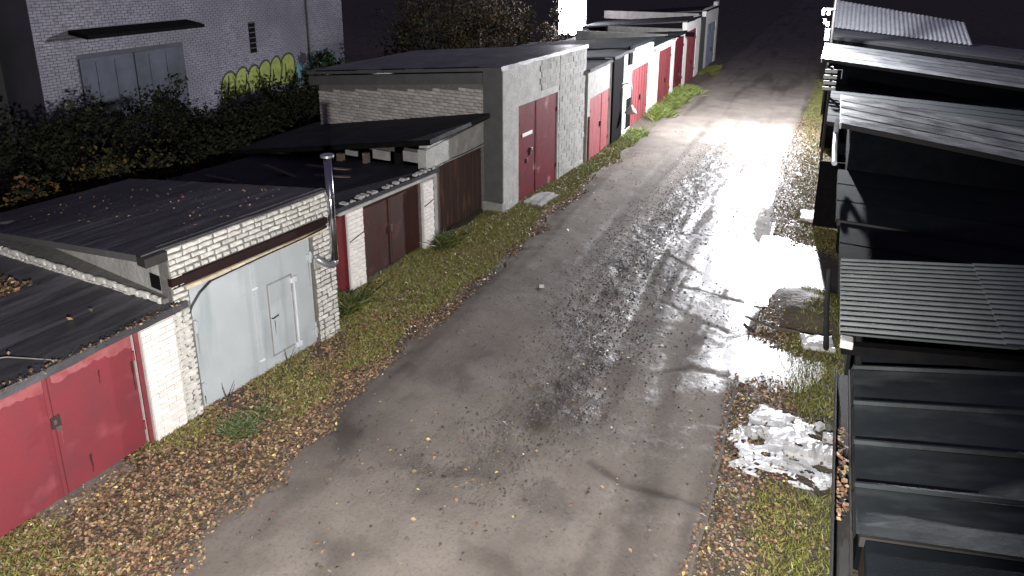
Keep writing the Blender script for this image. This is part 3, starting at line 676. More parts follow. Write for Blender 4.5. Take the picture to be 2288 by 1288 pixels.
# --- garage 7 : grey render, red gate
g7 = thing('small_red_gate_garage', 'narrow garage with grey rendered top and red gate beside the tall garage', 'garage', (-7.65, 22.9, 0), 0.6, 'garages of the left row')
front_wall(g7, -.12, 2.62, 3.42, .16, 2.52, 2.36, M['concrete'], x=0)
lv = gate(g7, .18, 2.50, .05, 2.33, -.02, M['red_far'], split=1.62, ribs=False)
MB().cbox(-.015, .0, 1.66, 2.46, 1.86, 1.92, .003).build('cross_bar', M['red_far'], lv[1])
MB().cbox(-.015, .04, 1.40, 1.52, 1.1, 1.3, .005).build('lock_plate', M['steel_dark'], lv[0])
MB().cbox(-.06, .06, .0, .14, -.05, 1.75, .006).build('gate_post', M['red_far'], g7)
felt_roof(g7, .08, -6.5, -.14, 2.7, 3.46, 2.9, 6, 'felt_dark', thick=.1)
MB().box(-6.4, -6.2, -.1, 2.6, -.1, 2.8).box(-6.2, -.25, -.1, .05, -.1, 2.8).build('back_wall', M['brick_dim'], g7)
# --- black door bay with gooseneck lamp
k8 = thing('black_door_bay', 'narrow black steel door bay between the red gates', 'garage', (-7.62, 25.55, 0), 0)
MB().box(-.3, -.02, 0, 2.75, -.1, 3.5).build('wall', M['white_wall'], k8)
MB().cbox(-.02, .06, .02, 1.40, .0, 3.45, .01).build('door', M['black'], k8)
MB().cbox(-.018, .03, 1.46, 2.05, .3, 3.40, .006).build('pale_jamb', M['render'], k8)
MB().cbox(-.018, .05, 2.05, 2.72, .25, 1.5, .01).build('black_cabinet', M['black'], k8)
MB().cbox(-.018, .06, 2.2, 2.72, 2.9, 3.7, .01).build('dark_gusset', M['black'], k8)
felt_roof(k8, .1, -6, -.02, 2.8, 3.55, 3.0, 5, 'felt_dark', thick=.08)
lp = thing('gooseneck_lamp', 'unlit gooseneck lamp with enamel shade by the black door', 'lamp', (-7.56, 26.75, 2.25))
MB().tube([(0, 0, 0), (.08, .04, .06), (.22, .12, .08), (.33, .18, .0), (.36, .2, -.3), (.36, .2, -.85)], .028, 8).build('bent_pipe', M['galv'], lp, smooth=True)
MB().tube([(.36, .2, -.80), (.36, .2, -.88), (.36, .2, -1.0), (.36, .2, -1.14)], [.05, .08, .19, .26], 14).build('lamp_shade', M['shade_pink'], lp, smooth=True)
MB().cbox(-.06, .03, -.06, .06, -.1, .1, .01).build('wall_plate', M['galv'], lp)

# --- far white garages
def far_garage(name, label, y0, wid, zt, gu, gz1, gm, zt2=None, wm='white_wall', jamb=None, ledge=None, roofz=None, ribs=True, x0=-7.75, split=None):
    t = thing(name, label, 'garage', (x0, 28.4 + y0, 0), 0, 'garages of the left row')
    front_wall(t, 0.005, wid - .005, zt, gu[0] - .03, gu[1] + .03, gz1 + .03, M[wm], zt2=zt2)
    lv = gate(t, gu[0], gu[1], .05, gz1, .015 if jamb else -.03, gm, ribs=ribs, split=split)
    MB().cbox(.0, .05, (gu[0] + gu[1]) / 2 + .05, (gu[0] + gu[1]) / 2 + .2, 1.0, 1.25, .01).build('lock_plate', M['steel_dark'], lv[1])
    if ledge: MB().hexa([(-.1, 0, ledge), (.14, 0, ledge), (.14, wid, ledge + .04), (-.1, wid, ledge + .04), (-.1, 0, ledge + .12), (.14, 0, ledge + .12), (.14, wid, ledge + .16), (-.1, wid, ledge + .16)]).build('ledge', M['white_wall'], t)
    zr = roofz or zt
    felt_roof(t, .05, -6.4, -.04, wid + .02, zr + .03, zr - .55, 6, 'felt_black', thick=.08)
    MB().box(-6.3, -6.1, .1, wid - .1, -.1, zr - .6).build('back_wall', M['brick_dim'], t)
    return t
f1 = far_garage('whitewashed_garage', 'overlit whitewashed garage with red ribbed gate next to the gooseneck lamp', -.05, 4.25, 3.55, (.55, 3.30), 2.52, M['red_far'], ledge=2.72, zt2=3.35)
f2 = far_garage('whitewashed_garage', 'overlit whitewashed garage with red gate, second of the white pair', 4.20, 4.4, 3.2, (1.25, 4.0), 2.72, M['red_far'], ledge=2.92, zt2=3.1)
f3 = far_garage('dark_red_gate_garage', 'garage with dark red gate in pale frame beyond the white pair', 8.6, 3.3, 3.15, (.45, 2.8), 2.95, M['maroon'], wm='brick_paint')
f4 = far_garage('tall_red_gate_garage', 'garage with tall faded red gate and white corner pier', 11.9, 4.4, 3.70, (.35, 3.1), 3.05, M['red_far'], wm='white_wall', zt2=3.75)
f5 = far_garage('blue_grey_gate_garage', 'farthest garage of left row with grey-blue gate and white frame', 18.0, 5.0, 3.9, (1.0, 4.2), 2.9, M['pale_blue'], zt2=4.25, wm='white_wall')
MB().box(-.5, .02, -1.5, 0.0, -.1, 3.5).build('grey_side_wall', M['render_dark'], f5)
for (t_, yy, xa, xb, z) in ((f4, 4.2, -6.2, -.1, 3.78), (f2, 4.25, -5.4, -.3, 3.22), (f3, 3.2, -4.6, -.2, 3.22)):
    MB().cbox(xa, xb, yy - .12, yy + .06, z - .45, z + .06, .02).build('parapet', M['concrete'], t_)
MB().hexa([(-.3, 3.6, 3.2), (.5, 3.7, 3.2), (.5, 3.95, 3.2), (-.3, 3.85, 3.2), (-.3, 3.6, 3.26), (.5, 3.7, 3.26), (.5, 3.95, 3.26), (-.3, 3.85, 3.26)]).build('projecting_board', M['black'], f2)
MB().box(-.2, .5, 2.95, 3.1, 2.88, 3.12).build('dark_bracket', M['black'], f3)

# ------------------------------------------------------------------ RIGHT ROW
def right_x(y): return .95 - .029 * (y - 8)
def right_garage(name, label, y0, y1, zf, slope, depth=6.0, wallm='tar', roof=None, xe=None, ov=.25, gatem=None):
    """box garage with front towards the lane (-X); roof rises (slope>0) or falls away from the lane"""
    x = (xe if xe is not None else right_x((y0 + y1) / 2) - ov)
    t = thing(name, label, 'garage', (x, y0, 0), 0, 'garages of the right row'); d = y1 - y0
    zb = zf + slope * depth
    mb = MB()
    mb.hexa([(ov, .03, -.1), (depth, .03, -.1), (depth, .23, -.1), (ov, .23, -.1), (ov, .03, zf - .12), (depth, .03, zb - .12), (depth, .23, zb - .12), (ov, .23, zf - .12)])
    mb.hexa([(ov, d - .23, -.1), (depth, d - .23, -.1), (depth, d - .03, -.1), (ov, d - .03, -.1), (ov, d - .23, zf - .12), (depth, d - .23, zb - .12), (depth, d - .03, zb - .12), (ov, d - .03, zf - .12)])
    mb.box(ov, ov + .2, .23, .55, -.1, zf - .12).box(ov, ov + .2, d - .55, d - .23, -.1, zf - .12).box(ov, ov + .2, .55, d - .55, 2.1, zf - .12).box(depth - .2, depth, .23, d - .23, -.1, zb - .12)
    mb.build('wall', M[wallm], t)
    MB().cbox(ov + .05, ov + .09, .56, d / 2 - .005, .04, 2.09, .004).build('gate_leaf', M[gatem or 'steel_dark'], t)
    MB().cbox(ov + .05, ov + .09, d / 2 + .005, d - .56, .04, 2.09, .004).build('gate_leaf', M[gatem or 'steel_dark'], t)
    if roof in ('felt', 'felt_dark', 'felt_pale', 'felt_black'):
        n = max(2, int(d / .95)); s = MB()
        s.hexa([(0, 0, zf - .12), (depth, 0, zb - .12), (depth, d, zb - .12), (0, d, zf - .12), (0, 0, zf - .005), (depth, 0, zb - .005), (depth, d, zb - .005), (0, d, zf - .005)])
        rf = s.build('roof', M['gutter'], t)
        for i in range(n):
            a, b = d * i / n, min(d, d * (i + 1) / n + .07); k = 14; P = []; Fc = []
            for q in range(k + 1):
                x_ = depth * q / k - (.02 if q == 0 else 0); z_ = zf + slope * x_
                P += [(x_, a, z_ + (.012 if i else .003) + random.uniform(0, .006)), (x_, (a + b) / 2, z_ + .006 + random.uniform(0, .008)), (x_, b, z_ + .003)]
            for q in range(k):
                for h in (0, 1): Fc.append((q*3+h, q*3+h+1, q*3+h+4, q*3+h+3))
            P += [(-.025, a, zf - .09), (-.025, (a + b) / 2, zf - .1), (-.025, b, zf - .09)]; L_ = (k + 1) * 3
            Fc += [(0, 1, L_ + 1, L_), (1, 2, L_ + 2, L_ + 1)]
            MB().add(P, Fc).build('felt_strip', M[roof], rf)
    return t, x, d, zb

# R1 + R2 near
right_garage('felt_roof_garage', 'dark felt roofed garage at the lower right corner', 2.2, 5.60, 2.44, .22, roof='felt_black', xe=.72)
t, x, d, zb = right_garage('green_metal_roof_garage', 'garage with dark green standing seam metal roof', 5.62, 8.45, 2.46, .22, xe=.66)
s = MB(); s.hexa([(0, 0, 2.34), (6, 0, 2.34 + 1.32), (6, d, 2.34 + 1.32), (0, d, 2.34), (0, 0, 2.44), (6, 0, 3.76), (6, d, 3.76), (0, d, 2.44)])
rf = s.build('roof', M['gutter'], t)
seams = [0.0, .62, 1.27, 1.98, 2.73, d]
for i in range(len(seams) - 1):
    a, b = seams[i] + .012, seams[i + 1] - .012
    P = []; Fc = []; k = 16; cols = 5
    for q in range(k + 1):
        for h in range(cols + 1):
            x_ = -.03 + 6.03 * q / k; y_ = a + (b - a) * h / cols
            P.append((x_, y_, 2.455 + .22 * x_ + .010 * fbm(x_ * .6, y_ + i * 7, 1.2, 70)))
    for q in range(k):
        for h in range(cols): Fc.append((q*(cols+1)+h, q*(cols+1)+h+1, (q+1)*(cols+1)+h+1, (q+1)*(cols+1)+h))
    P += [(-.05, a, 2.38), (-.05, b, 2.38)]; n_ = len(P); Fc.append((0, cols, n_ - 1, n_ - 2))
    MB().add(P, Fc).build('roof_sheet', M['green_roof'], rf, smooth=False)
for yy in seams[1:-1]:
    MB().hexa([(-.04, yy - .012, 2.45), (6, yy - .012, 3.77), (6, yy + .012, 3.77), (-.04, yy + .012, 2.45), (-.04, yy - .012, 2.497), (6, yy - .012, 3.817), (6, yy + .012, 3.817), (-.04, yy + .012, 2.497)]).build('standing_seam', M['green_roof'], rf)
gt = MB().box(-.20, -.07, -3.2, d, 2.26, 2.285).box(-.215, -.20, -3.2, d, 2.26, 2.40).box(-.07, -.055, -3.2, d, 2.26, 2.37).build('gutter', M['gutter'], t)
# R3 corrugated
t, x, d, zb = right_garage('corrugated_roof_garage', 'garage with grey corrugated slate roof catching the floodlight', 8.50, 10.86, 2.76, .14, xe=.47)
pitch = d / 16
for i, (xa, xb, dz) in enumerate(((-.03, 1.75, 0), (1.62, 3.4, .014), (3.27, 5.05, .028))):
    P = []; Fc = []; ny = 16 * 8; 
    for q in range(3):
        x_ = xa + (xb - xa) * q / 2
        for h in range(ny + 1):
            y_ = d * h / ny; P.append((x_, y_, 2.78 + .14 * x_ + .034 * math.cos(2 * math.pi * y_ / pitch) + dz + .004 * nz(x_, y_, 3, 80)))
    for q in range(2):
        for h in range(ny): Fc.append((q*(ny+1)+h, (q+1)*(ny+1)+h, (q+1)*(ny+1)+h+1, q*(ny+1)+h+1))
    o = link('corrugated_sheet', MB().add(P, Fc).mesh('corrugated_sheet', True, True), t, M['slate'])
P = []; ny = 128
for h in range(ny + 1):
    y_ = d * h / ny; z_ = 2.776 + .034 * math.cos(2 * math.pi * y_ / pitch); P += [(-.031, y_, z_), (-.031, y_, z_ - .012)]
MB().add(P, [(2*h, 2*h+1, 2*h+3, 2*h+2) for h in range(ny)]).build('sheet_edge', M['slate'], t)
MB().hexa([(0, -.14, 2.6), (5, -.14, 3.3), (5, -.01, 3.3), (0, -.01, 2.6), (0, -.14, 2.72), (5, -.14, 3.42), (5, -.01, 3.42), (0, -.01, 2.72)]).build('roof_batten', M['black'], t)
MB().cbox(-.02, .12, -.18, -.02, 2.70, 2.80, .01).build('white_end_block', M['ceramic'], t)
MB().tube([(-.16, -.1, 2.62), (-.18, 1.2, 2.60), (-.17, d - .02, 2.58)], .035, 8).build('gutter', M['black'], t)
# R4 dark low garages
right_garage('dark_roof_garage', 'low dark roofed garage right behind the corrugated roof', 10.95, 14.2, 2.20, -.02, roof='felt_black', xe=.50)
right_garage('dark_roof_garage', 'low dark roofed garage with an open black gate leaf', 14.22, 17.9, 2.25, -.02, roof='felt_black', xe=.42)
# open leaf
og = thing('open_gate_leaf', 'black steel gate leaf standing open at right angles to the lane', 'gate', (.60, 19.75, 0))
MB().cbox(-.62, 0, -.03, .03, .06, 1.92, .006).build('leaf_panel', M['black'], og)
MB().cbox(-.60, -.02, -.05, -.031, .9, .98, .004).build('cross_rail', M['black'], og)
MB().tube([(.02, 0, .3), (.02, 0, .5)], .03, 8).build('hinge', M['black'], og)
# R5 higher pale roof
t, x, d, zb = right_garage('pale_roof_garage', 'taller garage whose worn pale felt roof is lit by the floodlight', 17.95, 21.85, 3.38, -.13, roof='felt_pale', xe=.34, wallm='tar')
MB().cbox(-.03, .01, -.02, d, 3.24, 3.375, .004).build('edge_flashing', M['zinc_white'], t)  # white strip puts the glint of the lit roof edge into colour
MB().tube([(-.07, 1.1, 3.22), (-.08, .7, 2.95), (-.075, -.6, 2.8), (-.06, -1.4, 2.75)], .06, 8).build('downpipe', M['zinc_white'], t)  # white pipe added in place of the bright lit roof edge
# R5b low
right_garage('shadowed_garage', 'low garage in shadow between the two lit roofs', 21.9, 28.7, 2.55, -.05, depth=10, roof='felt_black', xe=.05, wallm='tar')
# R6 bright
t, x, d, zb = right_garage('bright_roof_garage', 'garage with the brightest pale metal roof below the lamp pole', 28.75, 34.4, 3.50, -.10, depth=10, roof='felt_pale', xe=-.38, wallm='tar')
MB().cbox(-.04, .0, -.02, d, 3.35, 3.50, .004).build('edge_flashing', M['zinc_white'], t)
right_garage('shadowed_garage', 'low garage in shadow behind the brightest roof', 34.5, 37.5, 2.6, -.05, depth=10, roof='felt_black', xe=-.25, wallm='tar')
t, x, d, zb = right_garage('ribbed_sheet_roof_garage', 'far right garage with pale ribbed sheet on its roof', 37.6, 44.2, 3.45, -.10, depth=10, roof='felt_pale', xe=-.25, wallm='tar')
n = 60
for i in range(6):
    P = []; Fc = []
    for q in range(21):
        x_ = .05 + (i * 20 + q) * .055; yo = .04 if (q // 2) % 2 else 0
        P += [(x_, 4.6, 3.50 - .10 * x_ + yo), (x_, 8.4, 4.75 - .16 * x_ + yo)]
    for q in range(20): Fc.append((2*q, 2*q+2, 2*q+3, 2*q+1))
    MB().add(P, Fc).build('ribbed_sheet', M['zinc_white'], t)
right_garage('far_dark_garage', 'unlit garage at the far end of the right row', 46.5, 54, 3.2, -.05, roof='felt_black', xe=-.35)
# pole with insulators, lane floodlight fixture
pl = thing('lamp_pole', 'dark pole with white fittings rising beside the brightest roof', 'pole', (-.18, 34.9, 0))
MB().tube([(0, 0, 0), (0, 0, 6.3)], [.09, .06], 12).build('pole_shaft', M['gutter'], pl, smooth=True)
MB().tube([(0, 0, 6.1), (-.6, -1.2, 6.25), (-1.1, -2.2, 6.25)], .03, 8).build('bracket_arm', M['galv'], pl)
fh = MB().cbox(-1.4, -.85, -2.55, -2.15, 6.15, 6.4, .03).build('floodlight_head', M['galv'], pl)
MB().box(-1.36, -.89, -2.51, -2.19, 6.13, 6.148).build('lamp_glass', M['lens_small'], fh)
MB().cbox(-.50, .02, -.14, -.10, 4.92, 5.0, .01).build('cross_arm', M['galv'], pl)
for (x_, z_) in ((-.46, 4.68), (-.24, 4.68), (-.36, 4.30), (-.22, 4.18)):
    MB().tube([(x_, -.14, z_ - .02), (x_, -.14, z_ + .06), (x_, -.14, z_ + .12), (x_, -.14, z_ + .22)], [.05, .09, .06, .085], 10).build('insulator', M['ceramic'], pl, smooth=True)
MB().cbox(-.30, -.10, -.18, -.12, 3.55, 4.1, .01).build('meter_box', M['zinc_white'], pl)
br = thing('insulator_bracket', 'stack of white insulators on a bracket above the shadowed roof', 'insulators', (-.02, 26.0, 2.5))
MB().tube([(0.02, 0, -2.4), (0.02, 0, 1.1)], .05, 8).build('bracket_post', M['gutter'], br)
for k in range(4):
    MB().cbox(-.22 + .02 * (k % 2), .20, -.06, .06, .28 + .2 * k, .40 + .2 * k, .02).build('insulator', M['ceramic'], br)
MB().tube([(.20, 0, 1.0), (.34, 0, 1.0), (.34, 0, .7)], .02, 6).build('hook', M['galv'], br)

# ------------------------------------------------------------------ FAR BUILDING (left background)
fb = thing('white_brick_building', 'long white brick building behind the overgrown yard', 'building', (-24, 14.2, 0))
MB().box(-8, 0, 0, 16.0, -.1, 8.0).build('wall', M['mortar_building'], fb)
mb = MB()
hol = [(1.35, 5.75, 0, 3.85), (9.35, 9.75, 3.0, 4.35)]
for (a, b, c, d_) in courses(.0, 16.0, .9, 8.0, hol, ch=.1, bl=.262):
    e = .012 + random.uniform(-.004, .006); a += .007; b -= .007; c += .007; d_ -= .007
    mb.add([(0, a, c), (e, a + .004, c + .004), (e, b - .004, c + .004), (0, b, c), (0, a, d_), (e, a + .004, d_ - .004), (e, b - .004, d_ - .004), (0, b, d_)],
           [(1, 2, 6, 5), (0, 1, 5, 4), (2, 3, 7, 6), (0, 3, 2, 1), (4, 5, 6, 7)])
mb.build('brick_facing', M['brick_dim'], fb, kind='stuff')
for (a, b) in ((1.4, 3.5), (3.55, 5.7)):
    lf = MB().cbox(.0, .04, a, b, .2, 3.75, .01).build('gate_leaf', M['panel_blue'], fb)
    for q in (.3, .65): MB().cbox(.04, .055, a + (b - a) * q - .05, a + (b - a) * q + .05, .3, 3.6, .01).build('rib', M['panel_blue'], lf)
MB().hexa([(0, 1.2, 4.62), (1.0, 1.2, 4.50), (1.0, 6.1, 4.50), (0, 6.1, 4.62), (0, 1.2, 4.78), (1.0, 1.2, 4.62), (1.0, 6.1, 4.62), (0, 6.1, 4.78)]).build('canopy', M['black'], fb)
wdw = MB().box(.0, .02, 9.37, 9.73, 3.02, 4.33).build('slit_window', M['black'], fb)
for k in range(5): MB().box(.02, .04, 9.37, 9.73, 3.2 + k * .23, 3.25 + k * .23).build('window_bar', M['steel_dark'], wdw)
MB().tube([(.08, 13.2, .5), (.08, 13.2, 8.0)], .05, 8).build('downpipe', M['mortar_dark'], fb)
# graffiti: rounded lime letters with dark outlines, teal shading
gr = MB().box(.018, .024, 7.6, 7.62, 1.2, 1.22).build('graffiti', M['paint_black'], fb)
def blob(y, z, w_, h, m, lift, name='letter'):
    P = [(lift, y, z)]; n = 14
    for i in range(n + 1):
        a = math.pi * i / n; P.append((lift, y - w_ / 2 * math.cos(a) + .16 * h * math.sin(a), z + h * math.sin(a) ** .7))
    P.append((lift, y + w_ / 2, z - .45 * h)); P.append((lift, y - w_ / 2, z - .45 * h))
    MB().add(P, [tuple(range(1, len(P)))]).build(name, m, gr)
for i, (y, z, w_, h) in enumerate(((7.9, 1.55, .8, .75), (8.65, 1.6, .75, .8), (9.35, 1.62, .7, .78), (10.05, 1.68, .75, .85), (10.75, 1.72, .7, .9), (11.55, 1.72, 1.0, .95))):
    blob(y, z, w_ + .14, h + .1, M['paint_black'], .021 + .0004 * i, 'letter_outline'); blob(y, z, w_, h, M['paint_lime'], .024 + .0004 * i)
for i, (y, z, w_, h) in enumerate(((12.4, 1.5, .7, .7), (13.3, 1.9, .6, .6), (14.0, 2.0, .6, .5), (14.7, 1.95, .7, .5))): blob(y, z, w_, h, M['paint_teal'], .022 + .0004 * i, 'letter_shadow')
for i, (y, z, h, sl) in enumerate(((7.75, 1.3, .9, .18), (8.15, 1.2, .8, .10), (8.75, 1.3, .85, .2), (9.05, 1.25, .6, -.12), (9.6, 1.35, .9, .16), (10.25, 1.35, .95, .22), (10.5, 1.4, .7, .12), (11.0, 1.4, 1.0, .24), (11.35, 1.35, .9, .10), (11.9, 1.5, .5, .3), (12.7, 1.2, .8, .15))):
    P = []
    for q in range(6):
        f = q / 5; yc = y + sl * f + .05 * math.sin(f * 3.1); wd_ = .028 + .02 * math.sin(f * 3.1)
        P += [(.0285, yc - wd_, z + h * f), (.0285, yc + wd_, z + h * f)]
    MB().add(P, [(2*q, 2*q+1, 2*q+3, 2*q+2) for q in range(5)]).build('letter_stroke', M['paint_black'], gr)
# dark outbuilding at far left
ob = thing('dark_outbuilding', 'unlit outbuilding left of the white brick building', 'building', (-25.5, 8.0, 0))
MB().box(-6, 0, -3, 5.9, -.1, 7.0).build('wall', M['render_dark'], ob)
MB().box(-6.3, .3, -3.3, 6.0, 7.0, 7.2).build('roof', M['felt_dark'], ob)
MB().cbox(.0, .03, 1.0, 2.2, 2.0, 3.4, .01).build('window', M['black'], ob)

# ------------------------------------------------------------------ vegetation
DARKG = [(.022, .026, .013), (.017, .023, .014), (.028, .030, .014), (.020, .018, .013)]
AUT = [(.10, .075, .018), (.07, .06, .018), (.085, .04, .016), (.045, .042, .016), (.12, .06, .022)]
def crown_pts(c, rad, n, nclump):
    cl = RNG.normal(size=(nclump, 3)); cl /= np.linalg.norm(cl, axis=1)[:, None]; cl *= RNG.uniform(.25, 1.0, (nclump, 1)) ** .6
    cl *= np.array(rad); cs = RNG.uniform(.16, .34, nclump) * min(rad)
    k = RNG.integers(0, nclump, n); dv = RNG.normal(size=(n, 3)); dv /= np.linalg.norm(dv, axis=1)[:, None]; p = cl[k] + dv * (RNG.uniform(0, 1, (n, 1)) ** .45) * cs[k][:, None] * 1.5
    return p + np.array(c)
def bush(name, label, x, y, rad, n, pal, size=.09, group=None, cat='bush', z0=0.0, trunk=None):
    t = thing(name, label, cat, (x, y, z0), 0, group)
    h = rad[2]; zc = (trunk or h * .8)
    if trunk:
        mb = MB(); mb.tube([(0, 0, -.1), (.1, .05, trunk * .5), (0, .1, trunk)], [.16, .12, .08], 8); mb.build('trunk', M['bark'], t, smooth=True)
    br_ = MB()
    for k in range(7):
        a = random.uniform(0, 6.28); e = random.uniform(.3, .9)
        br_.tube([(0, 0, zc * (.7 if trunk else .0)), (rad[0] * .35 * math.cos(a) * e, rad[1] * .35 * math.sin(a) * e, zc * (1 if trunk else .6)), (rad[0] * .8 * math.cos(a) * e, rad[1] * .8 * math.sin(a) * e, zc + h * .5 * e)], [.04, .025, .008], 5)
    br_.build('branches' if not trunk else 'limbs', M['bark'], t)
    p = crown_pts((0, 0, zc), rad, n, max(14, n // 90)); p[:, 2] = np.maximum(p[:, 2], .05)
    cards('crown', p, RNG.normal(size=(n, 3)) + np.array([0, 0, .4]), RNG.uniform(.7, 1.5, n) * size, pick(pal, n, .4), M['foliage'], t)
    return t
hb = 'bushes of the overgrown yard'
BU = [(-16.2, 9.4, (1.5, 1.6, 1.15), 3800, AUT + DARKG, 'yellowing bush at the left edge of the yard'),
      (-16.9, 12.0, (1.7, 1.7, 1.3), 4200, DARKG + AUT[:2], 'dark bush with yellow leaves behind the near roofs'),
      (-16.8, 14.9, (1.6, 1.8, 1.2), 3800, DARKG, 'dark low bush behind the grey gate garage roof'),
      (-18.2, 17.2, (1.8, 1.8, 1.5), 4200, DARKG, 'dark broad bush before the brick building gate'),
      (-18.6, 20.4, (1.9, 1.9, 1.5), 4200, DARKG, 'dark broad bush under the graffiti'),
      (-19.8, 12.6, (1.8, 1.8, 1.7), 4200, DARKG, 'tall dark bush left of the brick building'),
      (-21.2, 16.6, (1.5, 1.7, 1.7), 3600, DARKG, 'dark bush close to the pale blue gate'),
      (-21.0, 24.2, (1.5, 2.0, 1.35), 3600, DARKG + [(.05, .07, .02)], 'dark bush between graffiti and tall garage'),
      (-22.8, 27.2, (.9, 1.6, 1.5), 2600, [(.05, .08, .03), (.03, .06, .04), (.06, .09, .03)], 'green bush at the right end of the brick building'),
      (-21.5, 9.8, (1.8, 1.9, 1.9), 3600, DARKG, 'tall dark bush before the unlit outbuilding')]
for (x, y, rad, n, pal, lab) in BU: bush('bush', lab, x, y, (rad[0] * .95, rad[1] * .95, rad[2]), int(n * 1.5), pal, .12, hb)
TR = [(-20.5, 33.5, (2.6, 2.8, 2.6), 6000, 2.8, 'autumn tree just right of the brick building'),
      (-18.2, 37.5, (2.4, 2.6, 2.6), 6000, 2.6, 'autumn tree in the middle of the background clump'),
      (-21.5, 41.0, (2.8, 2.8, 3.0), 6000, 3.0, 'brown tree at the back of the background clump'),
      (-16.15, 41.6, (1.3, 1.5, 2.2), 3200, 2.4, 'orange leaved tree in front of the glaring floodlight')]
for (x, y, rad, n, tr, lab) in TR: bush('autumn_tree', lab, x, y, rad, n, DARKG + AUT[1:4] + [(.07, .042, .028), (.05, .042, .034)], .15, 'trees behind the tall garage', 'tree', trunk=tr)
bush('bush', 'dark bush behind the far right garages', 8.6, 38.0, (1.4, 1.6, 1.8), 2600, DARKG, .12, 'bushes behind the right row')
bush('bush', 'dark bush behind the pale roof garage', 6.9, 25.6, (1.1, 1.3, 1.5), 2200, DARKG + AUT[:1], .11, 'bushes behind the right row')

# glaring white light beyond the trees, built as a large glowing panel
fl = thing('glaring_floodlight', 'glaring white floodlight beyond the trees and roofs', 'floodlight', (-15.75, 43.5, 0))
MB().tube([(.3, .6, 0), (.3, .6, 4.4)], .09, 10).build('mast', M['galv'], fl)
hd = MB().cbox(-1.1, .85, .1, .4, 2.2, 5.6, .04).build('lamp_housing', M['gutter'], fl)
MB().box(-1.05, .80, .07, .098, 2.25, 5.55).build('lamp_face', M['lens'], hd)
lamp('floodlight_light', 'POINT', (-16.3, 42.9, 4.3), None, 3000, (.92, .84, 1), .5)

# ------------------------------------------------------------------ ground litter
def in_left(n, ya, yb):
    y = RNG.uniform(ya, yb, n); x = np.array([RNG.uniform(-9.0 if yy < 10 else (-9.1 if yy < 15 else -8.7 if yy < 17 else -8.1 if yy < 22 else -7.7), LEFT_EDGE(yy) + .55) for yy in y]); return x, y
LEAF = [(.26, .165, .085), (.21, .125, .07), (.29, .20, .11), (.24, .15, .085), (.23, .12, .075), (.18, .13, .07), (.25, .17, .085), (.12, .068, .045), (.10, .058, .040), (.17, .085, .058), (.28, .21, .12), (.07, .05, .035), (.09, .055, .04)]
YEL = [(.46, .38, .13)]
def leaf_field(name, label, x, y, base, pal, size, tilt=.45, **k):
    z = np.array([max(ground_h(a, b), road_h(a, b) if LEFT_EDGE(b) < a < RIGHT_EDGE(b) else -1) for a, b in zip(x, y)]) + base + RNG.uniform(.004, .03, len(x))
    nrm = RNG.normal(size=(len(x), 3)) * tilt + np.array([0, 0, 1.0])
    return cards(name, np.stack([x, y, z], 1), nrm, RNG.uniform(.5, 1.4, len(x)) * size, pick(pal, len(x), .32), M['leaf'], label=label, kind='stuff', **k)
x, y = in_left(105000, 2.6, 24)
keep = np.array([fbm(a, b, .8, 90) + .75 * (1 - sm(8, 11.5, b)) + .02 - .25 * sm(14, 20, b) - .55 * math.exp(-((b - 8.0 - 0 * a) / 1.2) ** 2) * (a < -7.9) - 1.6 * sm(LEFT_EDGE(b) - .15, LEFT_EDGE(b) + .55, a) + RNG.uniform(-.55, .55) for a, b in zip(x, y)]) > 0
leaf_field('fallen_leaves', 'brown and yellow leaves fallen on the left verge', x[keep], y[keep], 0, LEAF + LEAF + LEAF + YEL, .057)
n = 46000; y = RNG.uniform(5.5, 34, n); x = RNG.uniform(-1.25, .75, n); x = x - .029 * np.maximum(0, y - 12)
keep = np.array([.75 + fbm(a, b, .9, 95) * .8 - 1.4 * sm(-.25, .35, a) * (1 - sm(12, 17, b)) - 1.8 * (1 - sm(RIGHT_EDGE(b) - .18, RIGHT_EDGE(b) + .08, a)) - 1.8 * math.exp(-(((a - .1) / .75) ** 2 + ((b - 14.6) / .9) ** 2)) - 1.4 * (-1.2 < a - 0 and 15.6 < b < 17.6) + RNG.uniform(-.5, .5) for a, b in zip(x, y)]) > 0
leaf_field('fallen_leaves', 'brown and yellow leaves fallen along the right verge', x[keep], y[keep], 0, LEAF + LEAF + LEAF + YEL, .057)
n = 2600; y = 3 + 26 * RNG.uniform(0, 1, n) ** 1.3; x = RNG.uniform(-6.7, -1.0, n)
keep = np.array([fbm(a, b, .5, 99) + .7 * math.exp(-(pdist(a, b, GRAVEL) / .9) ** 2) + RNG.uniform(-.7, .5) for a, b in zip(x, y)]) > 0.1
leaf_field('scattered_leaves', 'single leaves scattered over the lane', x[keep], y[keep], 0, LEAF + [(.08, .06, .05), (.10, .08, .06)] * 4 + YEL[:1], .065, .25)
n = 2400; y = RNG.uniform(10.5, 29, n); x = RNG.uniform(-4.2, -.9, n)
keep = np.array([fbm(a, b, .9, 199) + RNG.uniform(-.6, .5) for a, b in zip(x, y)]) > 0
leaf_field('scattered_leaves', 'dark wet leaves and debris on the shiny half of the lane', x[keep], y[keep], -.004, [(.05, .04, .035), (.08, .06, .045), (.03, .028, .026), (.12, .09, .05)], .055, .3)
